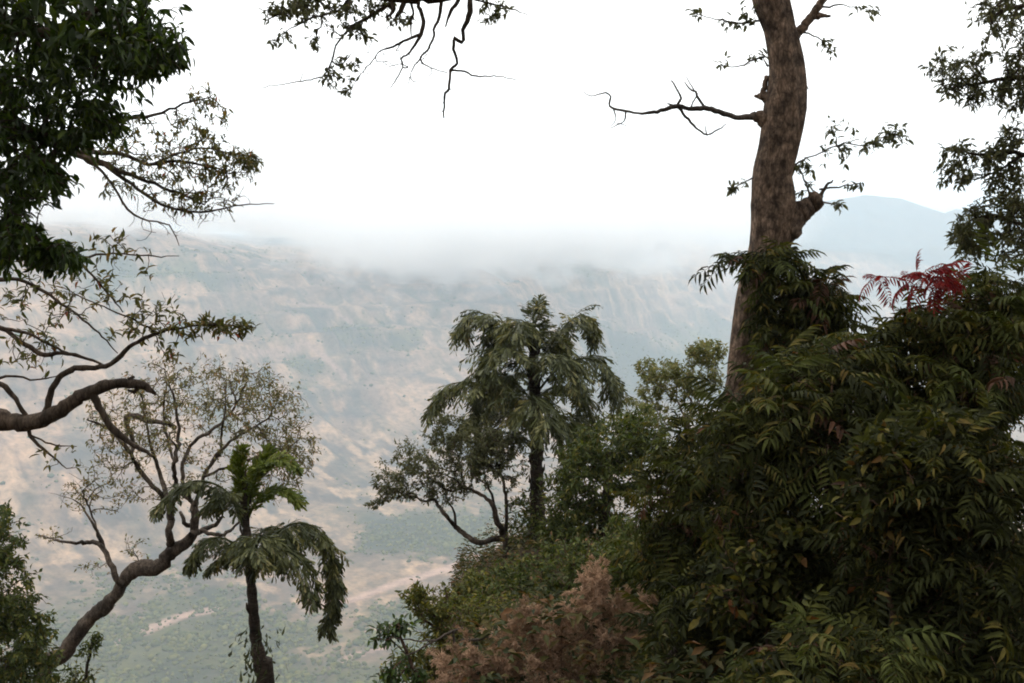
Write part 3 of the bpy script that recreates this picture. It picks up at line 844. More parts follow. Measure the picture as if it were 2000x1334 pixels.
# ---- sparse tree with the twisted limb on the left
def sparse_tree():
    Y = 9.0
    base = foot(-240, Y)
    root = thing('sparse_tree', 'sparse brownish tree reaching in from the left with a thick twisted limb', 'tree', base)
    sk = Skel()
    sk.limb([base - [0, 0, .3], base + [.02, 0, .8], at(-190, 900, Y), at(-200, 500, Y), at(-180, 200, Y), at(-200, -120, Y)], [.24, .2, .17, .13, .09, .05], ok=False)
    # upper boughs, behind the evergreen
    for p, w in (([(-188, 300), (-60, 240), (60, 260), (150, 300), (240, 335), (330, 370), (400, 400)], [30, 24, 20, 14, 9, 6, 3]), ([(150, 298), (230, 300), (290, 320), (350, 315), (430, 330)], [12, 9, 7, 5, 3]),
                 ([(120, 285), (220, 240), (300, 225), (370, 200), (410, 190)], [11, 8, 6, 4, 2]), ([(200, 318), (270, 370), (330, 405), (400, 415), (470, 400), (535, 398)], [9, 7, 5, 4, 3, 1.5]),
                 ([(160, 305), (210, 350), (260, 420), (330, 440), (350, 480)], [7, 5, 4, 3, 1.5]), ([(300, 320), (380, 290), (450, 300), (500, 305)], [6, 4, 3, 2])):
        sk.limb(lm(p, Y), pr(w, Y), 'near', step=.08, wob=.006)
    n0 = sk.n
    sk.grow(blobs([(330, 290, 130, 70, Y, .6, 22), (400, 240, 60, 55, Y, .4, 8), (440, 330, 65, 45, Y, .4, 10), (300, 370, 110, 45, Y, .5, 12), (400, 390, 80, 30, Y, .4, 9), (250, 300, 80, 60, Y, .5, 6), (470, 310, 32, 26, Y, .2, 4), (400, 190, 30, 20, Y, .2, 3), (490, 320, 30, 22, Y, .2, 4), (380, 300, 110, 90, Y, .6, 12)], 720), .34, .08, .3, .06)
    bare = blobs([(360, 420, 110, 30, Y, .4, 5), (300, 440, 60, 40, Y, .3, 3), (450, 400, 60, 30, Y, .3, 3)], 60)
    nt0 = len(sk.tips)
    sk.grow(bare, .3, .08, .4, .08, -.05)
    nt1 = len(sk.tips)
    # the thick twisted limb and its boughs
    sk.limb(lm([(-190, 700), (-100, 790), (-40, 810), (0, 818), (40, 826), (75, 822), (110, 806), (142, 783), (170, 768), (198, 757), (225, 750), (252, 748), (275, 752), (292, 762), (305, 771)], Y), pr([62, 52, 45, 41, 35, 34, 31, 30, 27, 23, 20, 20, 17, 12, 5], Y), 'near', step=.05, wob=.006)
    for p, w in (([(182, 770), (192, 795), (210, 825), (232, 848), (262, 870), (285, 884), (298, 892)], [20, 15, 14, 13, 11, 8, 4]), ([(258, 750), (254, 740), (262, 736)], [12, 10, 6]), ([(270, 752), (262, 765), (250, 762)], [12, 9, 5]),
                 ([(88, 805), (98, 770), (110, 745), (140, 722), (205, 715), (235, 695), (262, 672), (310, 650), (360, 640), (420, 632), (500, 640)], [14, 13, 12, 12, 10, 9, 8, 6, 5, 4, 2]),
                 ([(-6, 816), (-22, 780), (-16, 752), (4, 750), (30, 780), (55, 820), (60, 850), (95, 885), (130, 915)], [12, 11, 10, 10, 10, 9, 8, 5, 2]), ([(-192, 590), (-130, 615), (-60, 622), (0, 640), (30, 660), (80, 690), (120, 690), (170, 700), (205, 715)], [16, 13, 11, 10, 9, 9, 8, 6, 4]),
                 ([(0, 640), (60, 655), (130, 690), (160, 700)], [8, 6, 4, 2]), ([(-196, 520), (-130, 560), (-60, 560), (10, 545), (70, 560), (130, 600), (190, 650), (230, 690)], [14, 11, 9, 8, 7, 5, 4, 2]), ([(-198, 420), (-120, 455), (-40, 470), (60, 470), (140, 500), (200, 560), (240, 610)], [14, 11, 9, 7, 6, 4, 2]),
                 ([(60, 480), (150, 500), (220, 495), (290, 500), (350, 500)], [6, 5, 4, 3, 1.5]), ([(310, 650), (250, 620), (180, 590), (120, 560)], [4, 3.5, 3, 2]), ([(60, 850), (110, 870), (150, 872)], [4, 3, 1.5]), ([(-40, 805), (-50, 765), (-10, 742), (20, 735), (70, 742), (110, 735)], [9, 8, 7, 5, 4, 2])):
        sk.limb(lm(p, Y), pr(w, Y), 'near', step=.06, wob=.005)
    sk.grow(blobs([(330, 640, 110, 26, Y, .3, 20), (450, 638, 55, 18, Y, .2, 16), (200, 560, 120, 60, Y, .5, 14), (80, 620, 110, 60, Y, .5, 16), (240, 480, 70, 26, Y, .3, 6), (60, 700, 90, 40, Y, .4, 10), (300, 590, 70, 30, Y, .3, 7), (110, 890, 60, 35, Y, .3, 4),
                   (60, 560, 80, 50, Y, .5, 8), (330, 690, 30, 30, Y, .2, 2), (120, 510, 80, 40, Y, .4, 7)], 330), .2, .08, .35, .07)
    sk.build('trunk', B_BROWN, root, .0026, .40, 14)
    lv = leaf_variants('leaf', LEAF, M_SPARSE, .1, .036, [.05, .3, .55, .8, .93])
    foliage(root, sprigs(sk, 4.2, .06, .3, .058, .022, tips=sk.tips[:nt0], tipfrac=.8, back=1), M_SPARSE, LEAF, 150, 'foliage', leafmeshes=lv, ref=.1)
    foliage(root, sprigs(sk, 4.0, .08, .15, .085, .030, tips=sk.tips[nt1:], tipfrac=.75, back=1), M_SPARSE, LEAF, 150, 'foliage', leafmeshes=lv, ref=.1)
sparse_tree()

# ---- branch hanging in at the top
def hanging_tree():
    Y = 8.2
    b = np.array([-3.9, 3.2, 0]); b[2] = gz(b[0], b[1])
    root = thing('overhanging_tree', 'tree whose leafy bough with crooked bare twigs hangs in at the top', 'tree', b)
    sk = Skel()
    sk.limb([b - [0, 0, .3], b + [0, 0, 1], b + [.15, .2, 2.8 - b[2]], b + [.5, .8, 5 - b[2]], at(250, -480, 6.5), at(480, -160, Y), at(620, -40, Y), at(700, -14, Y), at(770, -4, Y), at(835, 0, Y), at(905, -12, Y), at(960, -40, Y)], [.2, .18, .15, .12, .085, .06, .042, .036, .033, .03, .026, .016], ok=lambda p: p[1] > 6)
    hang = [([(917, -8), (917, 32), (904, 58), (906, 77), (901, 84), (887, 75), (886, 96), (893, 123), (880, 138), (877, 173), (870, 182), (867, 210), (867, 231)], [11, 10, 8, 7, 7, 6.5, 6, 6, 6, 5, 5, 4, 3]), ([(880, 138), (893, 138), (908, 139), (930, 149), (965, 149), (1008, 156)], [5, 4.5, 4, 3, 2.5, 1.5]),
            ([(862, -5), (858, 32), (848, 58), (848, 70), (835, 96), (821, 114), (835, 130), (875, 143)], [7, 6, 5, 5, 4, 3.5, 2.5, 1.5]), ([(821, 114), (806, 135), (797, 165)], [3, 2, 1.2]),
            ([(818, 0), (818, 13), (826, 35), (822, 67), (800, 102), (784, 114), (787, 130), (774, 154), (762, 173)], [9, 8, 8, 7, 4, 3.5, 3, 2.5, 1.5]), ([(770, 0), (762, 6), (723, 32), (685, 54), (656, 90), (650, 118), (634, 144), (614, 154), (560, 163), (500, 172)], [10, 9, 7, 5, 4, 3.5, 3, 2.5, 2, 1.2]),
            ([(819, 68), (794, 77), (768, 91), (742, 99), (733, 112), (710, 138), (685, 173)], [6, 5, 4, 3, 3, 2, 1.2]), ([(898, -5), (893, 6), (880, 22), (870, 53)], [8, 8, 7, 3]), ([(800, 0), (806, 20), (802, 50), (803, 70)], [6, 5, 4, 2.5]), ([(762, 0), (767, 22), (755, 34)], [9, 8, 4]), ([(790, 0), (786, 15), (774, 32), (771, 40)], [12, 11, 8, 4]),
            ([(905, -10), (950, 5), (1000, 18), (1032, 30)], [6, 4, 3, 1.5]), ([(640, -30), (600, 5), (560, 20), (520, 40)], [8, 6, 4, 2]), ([(690, -14), (660, 20), (610, 35), (560, 60)], [7, 5, 4, 2])]
    for p, w in hang:
        sk.limb(lm(p, Y), pr(w, Y), 'near', step=.04, wob=.003)
    sk.grow(blobs([(600, 15, 90, 26, Y, .5, 30), (690, 18, 60, 26, Y, .4, 16), (650, 50, 50, 14, Y, .3, 7), (600, 80, 40, 16, Y, .3, 6), (700, 60, 30, 14, Y, .2, 5), (660, 160, 30, 26, Y, .2, 7), (690, 115, 30, 20, Y, .2, 6), (780, 40, 26, 14, Y, .2, 6), (970, 15, 40, 18, Y, .3, 8),
                   (960, 45, 20, 14, Y, .2, 3), (550, 75, 30, 14, Y, .2, 3), (720, 80, 16, 14, Y, .1, 2), (740, 10, 40, 14, Y, .3, 6), (560, 25, 50, 22, Y, .3, 8)], 330), .2, .06, .35, .08)
    nt = len(sk.tips)
    # bare hair-fine twigs
    sk.grow(blobs([(720, 110, 90, 50, Y, .3, 6), (800, 120, 70, 50, Y, .3, 5), (640, 150, 60, 30, Y, .2, 4), (870, 190, 40, 30, Y, .2, 1)], 90), .2, .06, .35, .1)
    nt2 = len(sk.tips)
    sk.grow(blobs([(420, -420, 330, 220, 6.5, 1.6, 1), (800, -300, 260, 160, 7.5, 1.2, .8)], 260), .25, .25, .3)  # unseen overhead crown, extended to keep the near foliage dark
    sk.build('trunk', B_BROWN, root, .0026, .40, 12)
    lv = leaf_variants('leaf', LEAF, M_OLIVE, .1, .05, [.0, .2, .45, .7])
    foliage(root, sprigs(sk, 3.6, .06, .4, .056, .028, tips=sk.tips[:nt]), M_OLIVE, LEAF, 260, 'foliage', leafmeshes=lv, ref=.1, tint=None)
    foliage(root, sprigs(sk, 12, .2, .4, .10, .05, tips=sk.tips[nt2:]), M_OLIVE, LEAFLOW, 0, 'crown')
hanging_tree()

# ---- leafy tree at the right edge
def edge_tree():
    Y = 9.0
    base = foot(2230, Y)
    root = thing('leafy_tree', 'leafy tree at the upper right edge above the red leaved shrub', 'tree', base)
    sk = Skel()
    sk.limb([base - [0, 0, .3], base + [0, 0, .8], at(2210, 500, Y), at(2180, 150, Y), at(2160, -200, Y)], [.16, .14, .11, .08, .04], ok=False)
    for p, w in (([(2190, 260), (2080, 160), (2000, 150), (1930, 160), (1850, 175)], [20, 13, 9, 6, 3]), ([(2170, 0), (2080, 0), (2000, 10), (1940, 30)], [18, 12, 9, 5]), ([(2205, 420), (2100, 330), (2000, 300), (1920, 300), (1850, 290)], [20, 14, 9, 6, 3]),
                 ([(2215, 560), (2100, 480), (2000, 440), (1930, 420), (1880, 440)], [18, 13, 9, 6, 3]), ([(2000, 300), (1940, 340), (1880, 350)], [6, 4, 2])):
        sk.limb(lm(p, Y), pr(w, Y), 'near', step=.08, wob=.008)
    sk.grow(blobs([(1960, 20, 80, 55, Y, .6, 16), (1975, 80, 70, 45, Y, .5, 12), (1870, 130, 70, 45, Y, .4, 14), (1950, 190, 70, 40, Y, .4, 10), (1880, 175, 50, 26, Y, .3, 6), (1900, 300, 80, 30, Y, .4, 13), (1870, 340, 40, 24, Y, .3, 5), (1960, 330, 50, 50, Y, .4, 9), (1965, 420, 75, 60, Y, .5, 18), (1900, 440, 50, 46, Y, .4, 12), (1975, 260, 30, 30, Y, .3, 4), (2080, 200, 60, 260, Y, .8, 14), (1960, 490, 70, 40, Y, .5, 13), (1890, 480, 40, 36, Y, .4, 8), (1985, 380, 40, 60, Y, .5, 8), (1985, 150, 30, 60, Y, .5, 6)], 980), .22, .08, .3, .05)
    nt = len(sk.tips)
    u = unit(rng.normal(size=(620, 3))) * rng.random((620, 1)) ** .4  # unseen canopy added above the right shrubs to darken them
    sk.grow(np.array([3.9, 5.6, 5.6]) + u * [3.6, 3.6, 1.1], .25, .3)
    sk.build('trunk', B_BROWN, root, .003, .42, 10)
    lv = leaf_variants('leaf', LEAF, M_OLIVE, .1, .04, [.0, .2, .45, .7])
    foliage(root, sprigs(sk, 6.5, .07, .35, .066, .025, tips=sk.tips[:nt]), M_OLIVE, LEAF, 280, 'crown', leafmeshes=lv, ref=.1)
    foliage(root, sprigs(sk, 20, .3, .35, .15, .065, tips=sk.tips[nt:]), M_OLIVE, LEAFLOW, 0, 'foliage')  # thick leaves of the added canopy, blocking sky light
edge_tree()

# ---- leaning tree with the umbrella of bare twigs
def leaning_tree():
    Y = 18.0
    P0 = at(82, 1334, Y)
    base = np.array([P0[0] - .9, Y, 0]); base[2] = gz(base[0], base[1])
    root = thing('leaning_tree', 'leaning thin-leaved tree with a fan of bare branches on the lower left', 'tree', base)
    sk = Skel()
    sk.limb(np.vstack([base - [.1, 0, .3], (base * .5 + P0 * .5) + [.05, 0, 0], lm([(82, 1334), (120, 1282), (165, 1221), (195, 1192), (222, 1165), (248, 1128), (272, 1110), (313, 1104), (335, 1078), (360, 1063), (378, 1038), (381, 1010), (380, 985)], Y)]),
            np.concatenate([[.26, .22], pr([36, 33, 29, 32, 27, 28, 31, 33, 27, 21, 18, 16, 14], Y)]), step=.1, ok=lambda p: p[0] > at(265, 1110, Y)[0], wob=.012)
    for p, w in (([(335, 1075), (331, 1045), (333, 1015), (332, 985)], [18, 15, 15, 12]), ([(234, 1140), (215, 1100), (198, 1065), (175, 1058), (148, 1060), (110, 1055), (70, 1045)], [13, 12, 10, 8, 6, 4, 2]), ([(372, 1045), (395, 1036), (420, 1025), (435, 1008)], [12, 11, 9, 6]), ([(395, 1036), (430, 1045), (455, 1030), (480, 1010)], [8, 7, 6, 4]),
                 ([(378, 1030), (362, 1020), (352, 1000)], [10, 8, 6]), ([(198, 1065), (180, 1020), (150, 980)], [6, 5, 3]), ([(204, 1070), (178, 1000), (160, 960)], [5, 4, 2.5]),
                 ([(332, 985), (300, 950), (270, 915), (245, 870), (215, 840), (170, 820)], [12, 10, 9, 8, 6, 3]), ([(332, 990), (318, 940), (298, 880), (285, 820), (275, 770)], [10, 8, 6, 5, 3]), ([(380, 985), (345, 950), (340, 900), (350, 860), (345, 800), (330, 750)], [10, 9, 8, 7, 5, 3]),
                 ([(381, 990), (355, 930), (372, 870), (415, 840), (455, 800), (480, 750)], [9, 8, 7, 6, 5, 3]), ([(381, 985), (400, 930), (430, 880), (470, 850), (520, 820)], [9, 7, 6, 5, 3]), ([(430, 890), (436, 830), (440, 780)], [5, 4, 2.5]), ([(400, 930), (450, 910), (520, 890), (570, 870)], [6, 5, 4, 2.5]), ([(340, 900), (325, 850), (320, 800), (325, 760)], [6, 5, 4, 3])):
        sk.limb(lm([(x, y, rng.normal(0, .25)) for x, y in p], Y), pr(w, Y), 'near', step=.12, wob=.012)
    # dead crooked snag in the crown
    sk.limb(lm([(262, 870), (250, 835), (246, 816), (268, 814), (290, 822), (320, 826), (343, 836)], Y), pr([8, 8, 9, 12, 10, 9, 8], Y), 'near', step=.08, wob=.008)
    t1 = blobs([(390, 870, 235, 190, Y, 1.8, 10, .72), (400, 820, 190, 130, Y, 1.4, 5, .3), (560, 880, 70, 70, Y, .8, 3), (250, 830, 90, 90, Y, 1, 3), (470, 780, 130, 80, Y, 1.2, 4, .4)], 1500)
    x, y, w = proj(t1)
    t1 = t1[(y < 960 + .25 * np.abs(x - 390)) & (y > 675)]
    sk.grow(t1, .12, .16, .35, .05, 0)
    t2 = blobs([(150, 970, 65, 50, Y, .6, 5), (110, 1040, 45, 26, Y, .4, 2), (230, 930, 90, 60, Y, .8, 4), (190, 1110, 50, 20, Y, .4, 2), (260, 1070, 30, 40, Y, .3, 2)], 110)
    sk.grow(t2, .2, .16, .35, .06)
    sk.build('trunk', bark_mat('leaning trunk bark', (.035, .028, .022), (.085, .068, .055), (.17, .14, .118), (20, 20, 9), .8), root, .0036, .40, 14)
    tint = None
    d = sprigs(sk, 6.0, .14, .3, .085, .034, tipfrac=.9)
    foliage(root, d, leaf_mat('thin faded leaf', [(0, (.08, .095, .05)), (.5, (.13, .145, .075)), (.9, (.18, .165, .09)), (1, (.22, .15, .09))], .6, .3), LEAFLOW, 0, 'crown')
    return base
leaning_tree()

# ---- fishtail palms
def frond_mesh(curve, plen, mat, npair=15, nleaf=9, llen=.3, s0=.22, hang=.75, origin=(0, 0, 0), r0=.03, fw=.6):
    P, r = catmull(curve, np.linspace(r0, .006, len(curve)), .08)
    T = unit(np.gradient(P, axis=0))
    seg = np.concatenate([[0], np.cumsum(np.linalg.norm(np.diff(P, axis=0), axis=1))]); seg /= seg[-1]
    mb = MB()
    tube(mb, P, r, 6, .35)
    LP, LD, LU, LL, TT = [], [], [], [], []
    for s in np.linspace(s0, 1, int(npair * 1.7)):
        p = np.array([np.interp(s, seg, P[:, k]) for k in range(3)]); t = unit(np.array([np.interp(s, seg, T[:, k]) for k in range(3)]))
        side0 = unit(np.cross(t, UP + rng.normal(0, .15, 3)))
        L = plen * (.55 + .45 * math.sin(math.pi * min(1, (s - s0) / (1 - s0) * .8 + .2))) * rng.uniform(.8, 1.15)
        for sg in (-1, 1):
            if rng.random() < .13: continue
            d = unit(side0 * sg * rng.uniform(.45, 1) + t * rng.uniform(.6, 1.35) * fw - UP * rng.uniform(-.1, .4) * min(1, hang * 1.4) + rng.normal(0, .1, 3))
            L1 = L; L = L1 * rng.uniform(.7, 1.2)
            q = [p]
            st = L / 5
            for k in range(5):
                q.append(q[-1] + d * st); d = unit(d - UP * .24 * hang + rng.normal(0, .08, 3))
            q = np.array(q)
            tube(mb, q, np.linspace(.007, .002, 6), 3, .3, False)
            L = L1
            tq = unit(np.gradient(q, axis=0))
            ss = np.linspace(.12, 1, nleaf)
            shade = rng.random()
            for g in (-1, 1):
                a = ss * 5
                lp = np.stack([np.interp(a, range(6), q[:, k]) for k in range(3)], -1); lt = unit(np.stack([np.interp(a, range(6), tq[:, k]) for k in range(3)], -1))
                sd = unit(np.cross(lt, UP + rng.normal(0, .3, (nleaf, 3))))
                ld = unit(lt * .8 + sd * g * rng.uniform(.3, .9, (nleaf, 1)) - UP * hang * rng.uniform(.1, .8, (nleaf, 1)))
                LP.append(lp); LD.append(ld); LU.append(UP + rng.normal(0, .6, (nleaf, 3))); LL.append(llen * rng.uniform(.7, 1.35, nleaf) * (1 - .25 * ss)); TT.append(np.clip(shade * .7 + rng.random(nleaf) * .4 - .05, 0, 1))
    LP, LD, LU, LL, TT = (np.concatenate(q) for q in (LP, LD, LU, LL, TT))
    leaves(mb, FISH, LP, LD, LU, LL, LL * rng.uniform(.14, .27, len(LL)), TT)
    return mb.mesh('frond', mat, origin)

def palm(label, Y, tpts, tw, fr, group, skirt, base=None):
    if base is None: base = foot(tpts[0][0], Y)
    root = thing('fishtail_palm', label, 'palm', base, group)
    Pt = lm(tpts, Y)
    P = np.vstack([base - [0, 0, .3], base + [0, 0, .03], Pt]) if Pt[0][2] > base[2] + .2 else np.vstack([base - [0, 0, .3], Pt])
    rad = pr(tw, Y); rad = np.concatenate([[rad[0] * 1.25] * (len(P) - len(Pt)), rad])
    Pc, rc = catmull(P, rad, .05)
    rc = rc * (1 + .07 * np.sin(np.arange(len(rc)) * 1.1) + .10 * (vn(np.arange(len(rc)) * .7, 0 * rc, 5) - .5))
    mb = MB(); tube(mb, Pc, rc, 20)
    # old leaf bases round the trunk
    for k in range(46):
        i = rng.integers(len(Pc) // 4, len(Pc) - 2); a = rng.uniform(0, 2 * np.pi)
        o = np.array([math.cos(a), math.sin(a), 0]); q = Pc[i] + o * rc[i] * .8
        tube(mb, np.array([q, q + o * .05 + UP * .09, q + o * .06 + UP * .2]), np.array([.035, .025, .01]), 5)
    link('trunk', mb.mesh('trunk', B_PALM, base), root)
    for f in fr:
        mat = M_PALMYOUNG if f.get('young') else M_PALM
        link('frond', frond_mesh(lm(f['p'], Y), f.get('l', .75), mat, f.get('n', 15), f.get('k', 13), f.get('ll', .3) * .78, f.get('s0', .2), f.get('h', .75), base, fw=f.get('fw', .6)), root)
    if skirt:
        sm = MB()
        n = skirt[4]
        c = at(np.clip(skirt[0] + rng.normal(0, .5, n) * skirt[2], 0, 2000), skirt[1] + rng.uniform(-1, 1, n) * skirt[3], Y + rng.normal(0, .2, n))
        leaves(sm, FISH, c, rng.normal(0, .6, (n, 3)) - UP * .9, UP + rng.normal(0, .6, (n, 3)), rng.uniform(.1, .26, n), rng.uniform(.03, .07, n), rng.random(n) * .5)
        link('hanging_fibre', sm.mesh('hanging_fibre', M_PALM, base), root, 'stuff')
    return root

YP = 21.0
palm('larger fishtail palm standing tall in the centre with drooping plumes', YP,
     [(1050, 1090), (1050, 1040), (1049, 980), (1048, 900), (1046, 800), (1043, 720), (1042, 650)], [42, 38, 30, 24, 22, 22, 12],
     [dict(p=[(1040, 725), (1000, 660), (955, 618), (922, 612), (905, 640)], l=.85, n=17),
      dict(p=[(1042, 700), (1040, 650), (1044, 612), (1050, 596)], l=.45, n=12, h=.4, s0=.25),
      dict(p=[(1044, 690), (1030, 640), (1015, 625, -.4), (1000, 650, -.8)], l=.6, n=12),
      dict(p=[(1046, 720), (1085, 660), (1120, 622), (1150, 620), (1162, 655)], l=.62, n=14),
      dict(p=[(1046, 770), (1090, 720, -.2), (1140, 700, -.3), (1180, 712, -.3), (1202, 765, -.3)], l=.85, n=17),
      dict(p=[(1042, 830), (990, 770, -.4), (930, 748, -.7), (880, 752, -.8), (846, 790, -.8)], l=.8, n=17),
      dict(p=[(1042, 740), (1005, 690, -.5), (970, 680, -.9), (945, 720, -1.1)], l=.75, n=14),
      dict(p=[(1046, 800), (1040, 775, -.8), (1050, 785, -1.5), (1075, 830, -2.0)], l=.8, n=14),
      dict(p=[(1046, 780), (1085, 755, .5), (1130, 770, .8), (1150, 830, .9)], l=.8, n=14),
      dict(p=[(1044, 760), (1010, 735, .6), (975, 745, 1.2), (950, 800, 1.5)], l=.75, n=13),
      dict(p=[(1044, 850), (1000, 810, .4), (950, 800, .8), (910, 830, 1.0)], l=.75, n=14),
      dict(p=[(1046, 860), (1090, 820, .2), (1130, 820, .3), (1155, 870, .3)], l=.7, n=13),
      dict(p=[(1044, 790), (1000, 740, -.3), (960, 735, -.5), (930, 790, -.6)], l=.8, n=15),
      dict(p=[(1044, 880), (1005, 850, -.3), (960, 850, -.5), (930, 900, -.6)], l=.7, n=13),
      dict(p=[(1046, 740), (1075, 700, -.5), (1105, 700, -.9), (1130, 750, -1.1)], l=.75, n=14),
      dict(p=[(1044, 700), (1020, 655, .3), (985, 640, .5), (960, 680, .6)], l=.75, n=14),
      dict(p=[(1046, 700), (1060, 660, .5), (1080, 650, 1.0), (1105, 690, 1.4)], l=.6, n=12),
      dict(p=[(1046, 840), (1060, 815, -.7), (1090, 825, -1.2), (1115, 880, -1.5)], l=.7, n=13)],
     'fishtail palms', (1048, 960, 26, 90, 160))
YE = 17.0
be = at(518, 1334, YE); be = np.array([be[0] + .25, YE, 0]); be[2] = gz(be[0], be[1])
palm('smaller fishtail palm beside the leaning tree with bright green top fronds', YE,
     [(520, 1345), (512, 1310), (500, 1250), (494, 1180), (488, 1110), (482, 1040), (476, 970), (474, 930)], [38, 32, 24, 20, 18, 16, 14, 8],
     [dict(p=[(478, 1010), (490, 955), (512, 915), (545, 897), (570, 908)], l=.3, n=15, young=1, ll=.24, h=.25, fw=1.4),
      dict(p=[(479, 1025), (498, 985), (530, 960), (560, 960), (578, 975)], l=.28, n=13, young=1, ll=.22, h=.3, fw=1.4),
      dict(p=[(476, 1010), (470, 960), (466, 920), (470, 890)], l=.26, n=12, young=1, ll=.24, h=.08, fw=2.6),
      dict(p=[(477, 1010), (484, 960, .2), (500, 920, .3), (518, 890, .4)], l=.26, n=12, young=1, ll=.24, h=.1, fw=2.6),
      dict(p=[(476, 1030), (450, 970, -.2), (410, 942, -.4), (360, 945, -.5), (312, 985, -.5)], l=.42, n=16, ll=.24),
      dict(p=[(476, 1010), (456, 975, .2), (440, 965, .4), (415, 985, .6)], l=.4, n=12, ll=.24),
      dict(p=[(488, 1110), (462, 1066, -.3), (425, 1050, -.5), (392, 1062, -.6), (374, 1095, -.6)], l=.38, n=14, ll=.24),
      dict(p=[(490, 1120), (470, 1085, .3), (445, 1080, .6), (415, 1105, .8)], l=.34, n=11, ll=.24),
      dict(p=[(492, 1130), (520, 1065), (565, 1025), (615, 1030), (645, 1075), (652, 1135)], l=.55, n=20, ll=.28, h=1.2),
      dict(p=[(490, 1125), (520, 1085, -.3), (560, 1075, -.6), (595, 1105, -.8), (612, 1165, -.9)], l=.42, n=13, ll=.27, h=1.2),
      dict(p=[(490, 1115), (500, 1065, -.4), (505, 1050, -.9), (490, 1080, -1.3)], l=.5, n=12, ll=.25),
      dict(p=[(488, 1090), (510, 1040, .4), (540, 1030, .8), (565, 1065, 1.1)], l=.5, n=12, ll=.25),
      dict(p=[(645, 1078), (655, 1130), (650, 1180), (640, 1225)], l=.32, n=12, ll=.26, h=1.3, s0=.05)],
     'fishtail palms', (505, 1275, 42, 55, 150), base=be)

# ---- generic small-leaved trees
def blob_tree(name, label, cat, Y, basepx, trunk, tw, spec, n, mat, ln, wd, per, bark=B_BROWN, limbs=(), group=None, bf=.25, seg=.2, rtip=.004, droop=.3, tpl=LEAFLOW, parts=0, leafmeshes=None, part='crown', base=None, depth_jit=.25, tip=None):
    base = foot(basepx, Y) if base is None else base
    root = thing(name, label, cat, base, group)
    sk = Skel()
    Pt = lm(trunk, Y)
    Pt = Pt[Pt[:, 2] > base[2] + .05]
    P = np.vstack([base - [0, 0, .25], base + [0, 0, .0], Pt])
    rad = pr(tw, Y)[-len(Pt):]
    rad = np.concatenate([[rad[0] * 1.2, rad[0] * 1.1], rad])
    sk.limb(P, rad, step=.1, wob=.008, ok=lambda p: p[2] > base[2] + .02)
    for p, w in limbs:
        sk.limb(lm([(x, y, rng.normal(0, depth_jit)) for x, y in p], Y), pr(w, Y), 'near', step=.1, wob=.01)
    sk.grow(blobs(spec, n), bf, seg, .3, .05)
    sk.build('trunk' if cat == 'tree' else 'stem', bark, root, rtip, .42, 10)
    foliage(root, sprigs(sk, per, ln * 1.2, droop, ln, wd), mat, tpl, parts, part, leafmeshes=leafmeshes, ref=.1)
    return root

blob_tree('gnarled_tree', 'gnarled tree with a flat grey-green crown left of the larger palm', 'tree', 19.5, 990, [(990, 1085), (990, 1060), (985, 1048)], [20, 18, 15],
          [(880, 890, 130, 55, 19.5, 1.2, 20), (800, 930, 80, 45, 19.5, .8, 11), (760, 950, 45, 30, 19.5, .5, 5), (900, 845, 70, 40, 19.5, .8, 9), (980, 900, 70, 60, 19.8, .8, 8), (870, 960, 60, 25, 19.5, .6, 4), (730, 985, 22, 12, 19.5, .2, 1), (860, 815, 30, 16, 19.5, .4, 2), (930, 870, 90, 60, 20, .8, 8)], 900,
          M_OLIVE, .085, .038, 11, B_BROWN, [([(987, 1052), (965, 1052), (940, 1060), (915, 1048), (890, 1028), (870, 1005), (855, 985), (845, 970)], [13, 12, 11, 10, 9, 8, 7, 5]), ([(890, 1026), (888, 1000), (878, 985)], [6, 5, 3]), ([(986, 1048), (972, 1020), (962, 985), (945, 970), (920, 955), (895, 950)], [12, 11, 9, 8, 6, 4]),
                                           ([(965, 990), (960, 965), (950, 945)], [6, 5, 3]), ([(986, 1045), (990, 1000), (985, 950), (975, 910)], [10, 8, 6, 4])])
blob_tree('understory_tree', 'dark leafy tree directly right of the larger palm trunk', 'tree', 18.5, 1180, [(1180, 1080), (1182, 1000), (1190, 920)], [26, 22, 16],
          [(1200, 860, 80, 60, 18.5, 1.2, 10), (1180, 950, 95, 80, 18.5, 1.3, 14), (1130, 930, 60, 90, 18.5, 1, 8), (1260, 900, 70, 90, 18, 1, 10), (1250, 830, 60, 40, 18.5, .8, 5), (1150, 1040, 100, 60, 18, 1, 8), (1100, 980, 50, 80, 18, .8, 8), (1020, 1010, 40, 60, 19.5, .6, 3), (1085, 1060, 60, 40, 18, .6, 4)], 1100, M_BUSH, .12, .052, 11)
blob_tree('pale_tree', 'pale green small tree seen just left of the tall bare trunk', 'tree', 26.0, 1345, [(1345, 1000), (1345, 900), (1342, 820)], [16, 15, 13],
          [(1285, 722, 50, 24, 26, 1, 10), (1330, 750, 70, 34, 26, 1, 12), (1380, 686, 44, 26, 26, .8, 11), (1270, 760, 30, 30, 26, .8, 5), (1370, 740, 50, 40, 26, 1, 7), (1310, 810, 60, 30, 26, 1, 5), (1240, 800, 40, 26, 25, 1, 4), (1200, 830, 40, 26, 25, 1, 4)], 560, M_PALEGREEN, .13, .06, 10, B_GREY)
bd = np.array([-8.3, 15.0, 0]); bd[2] = gz(bd[0], bd[1])
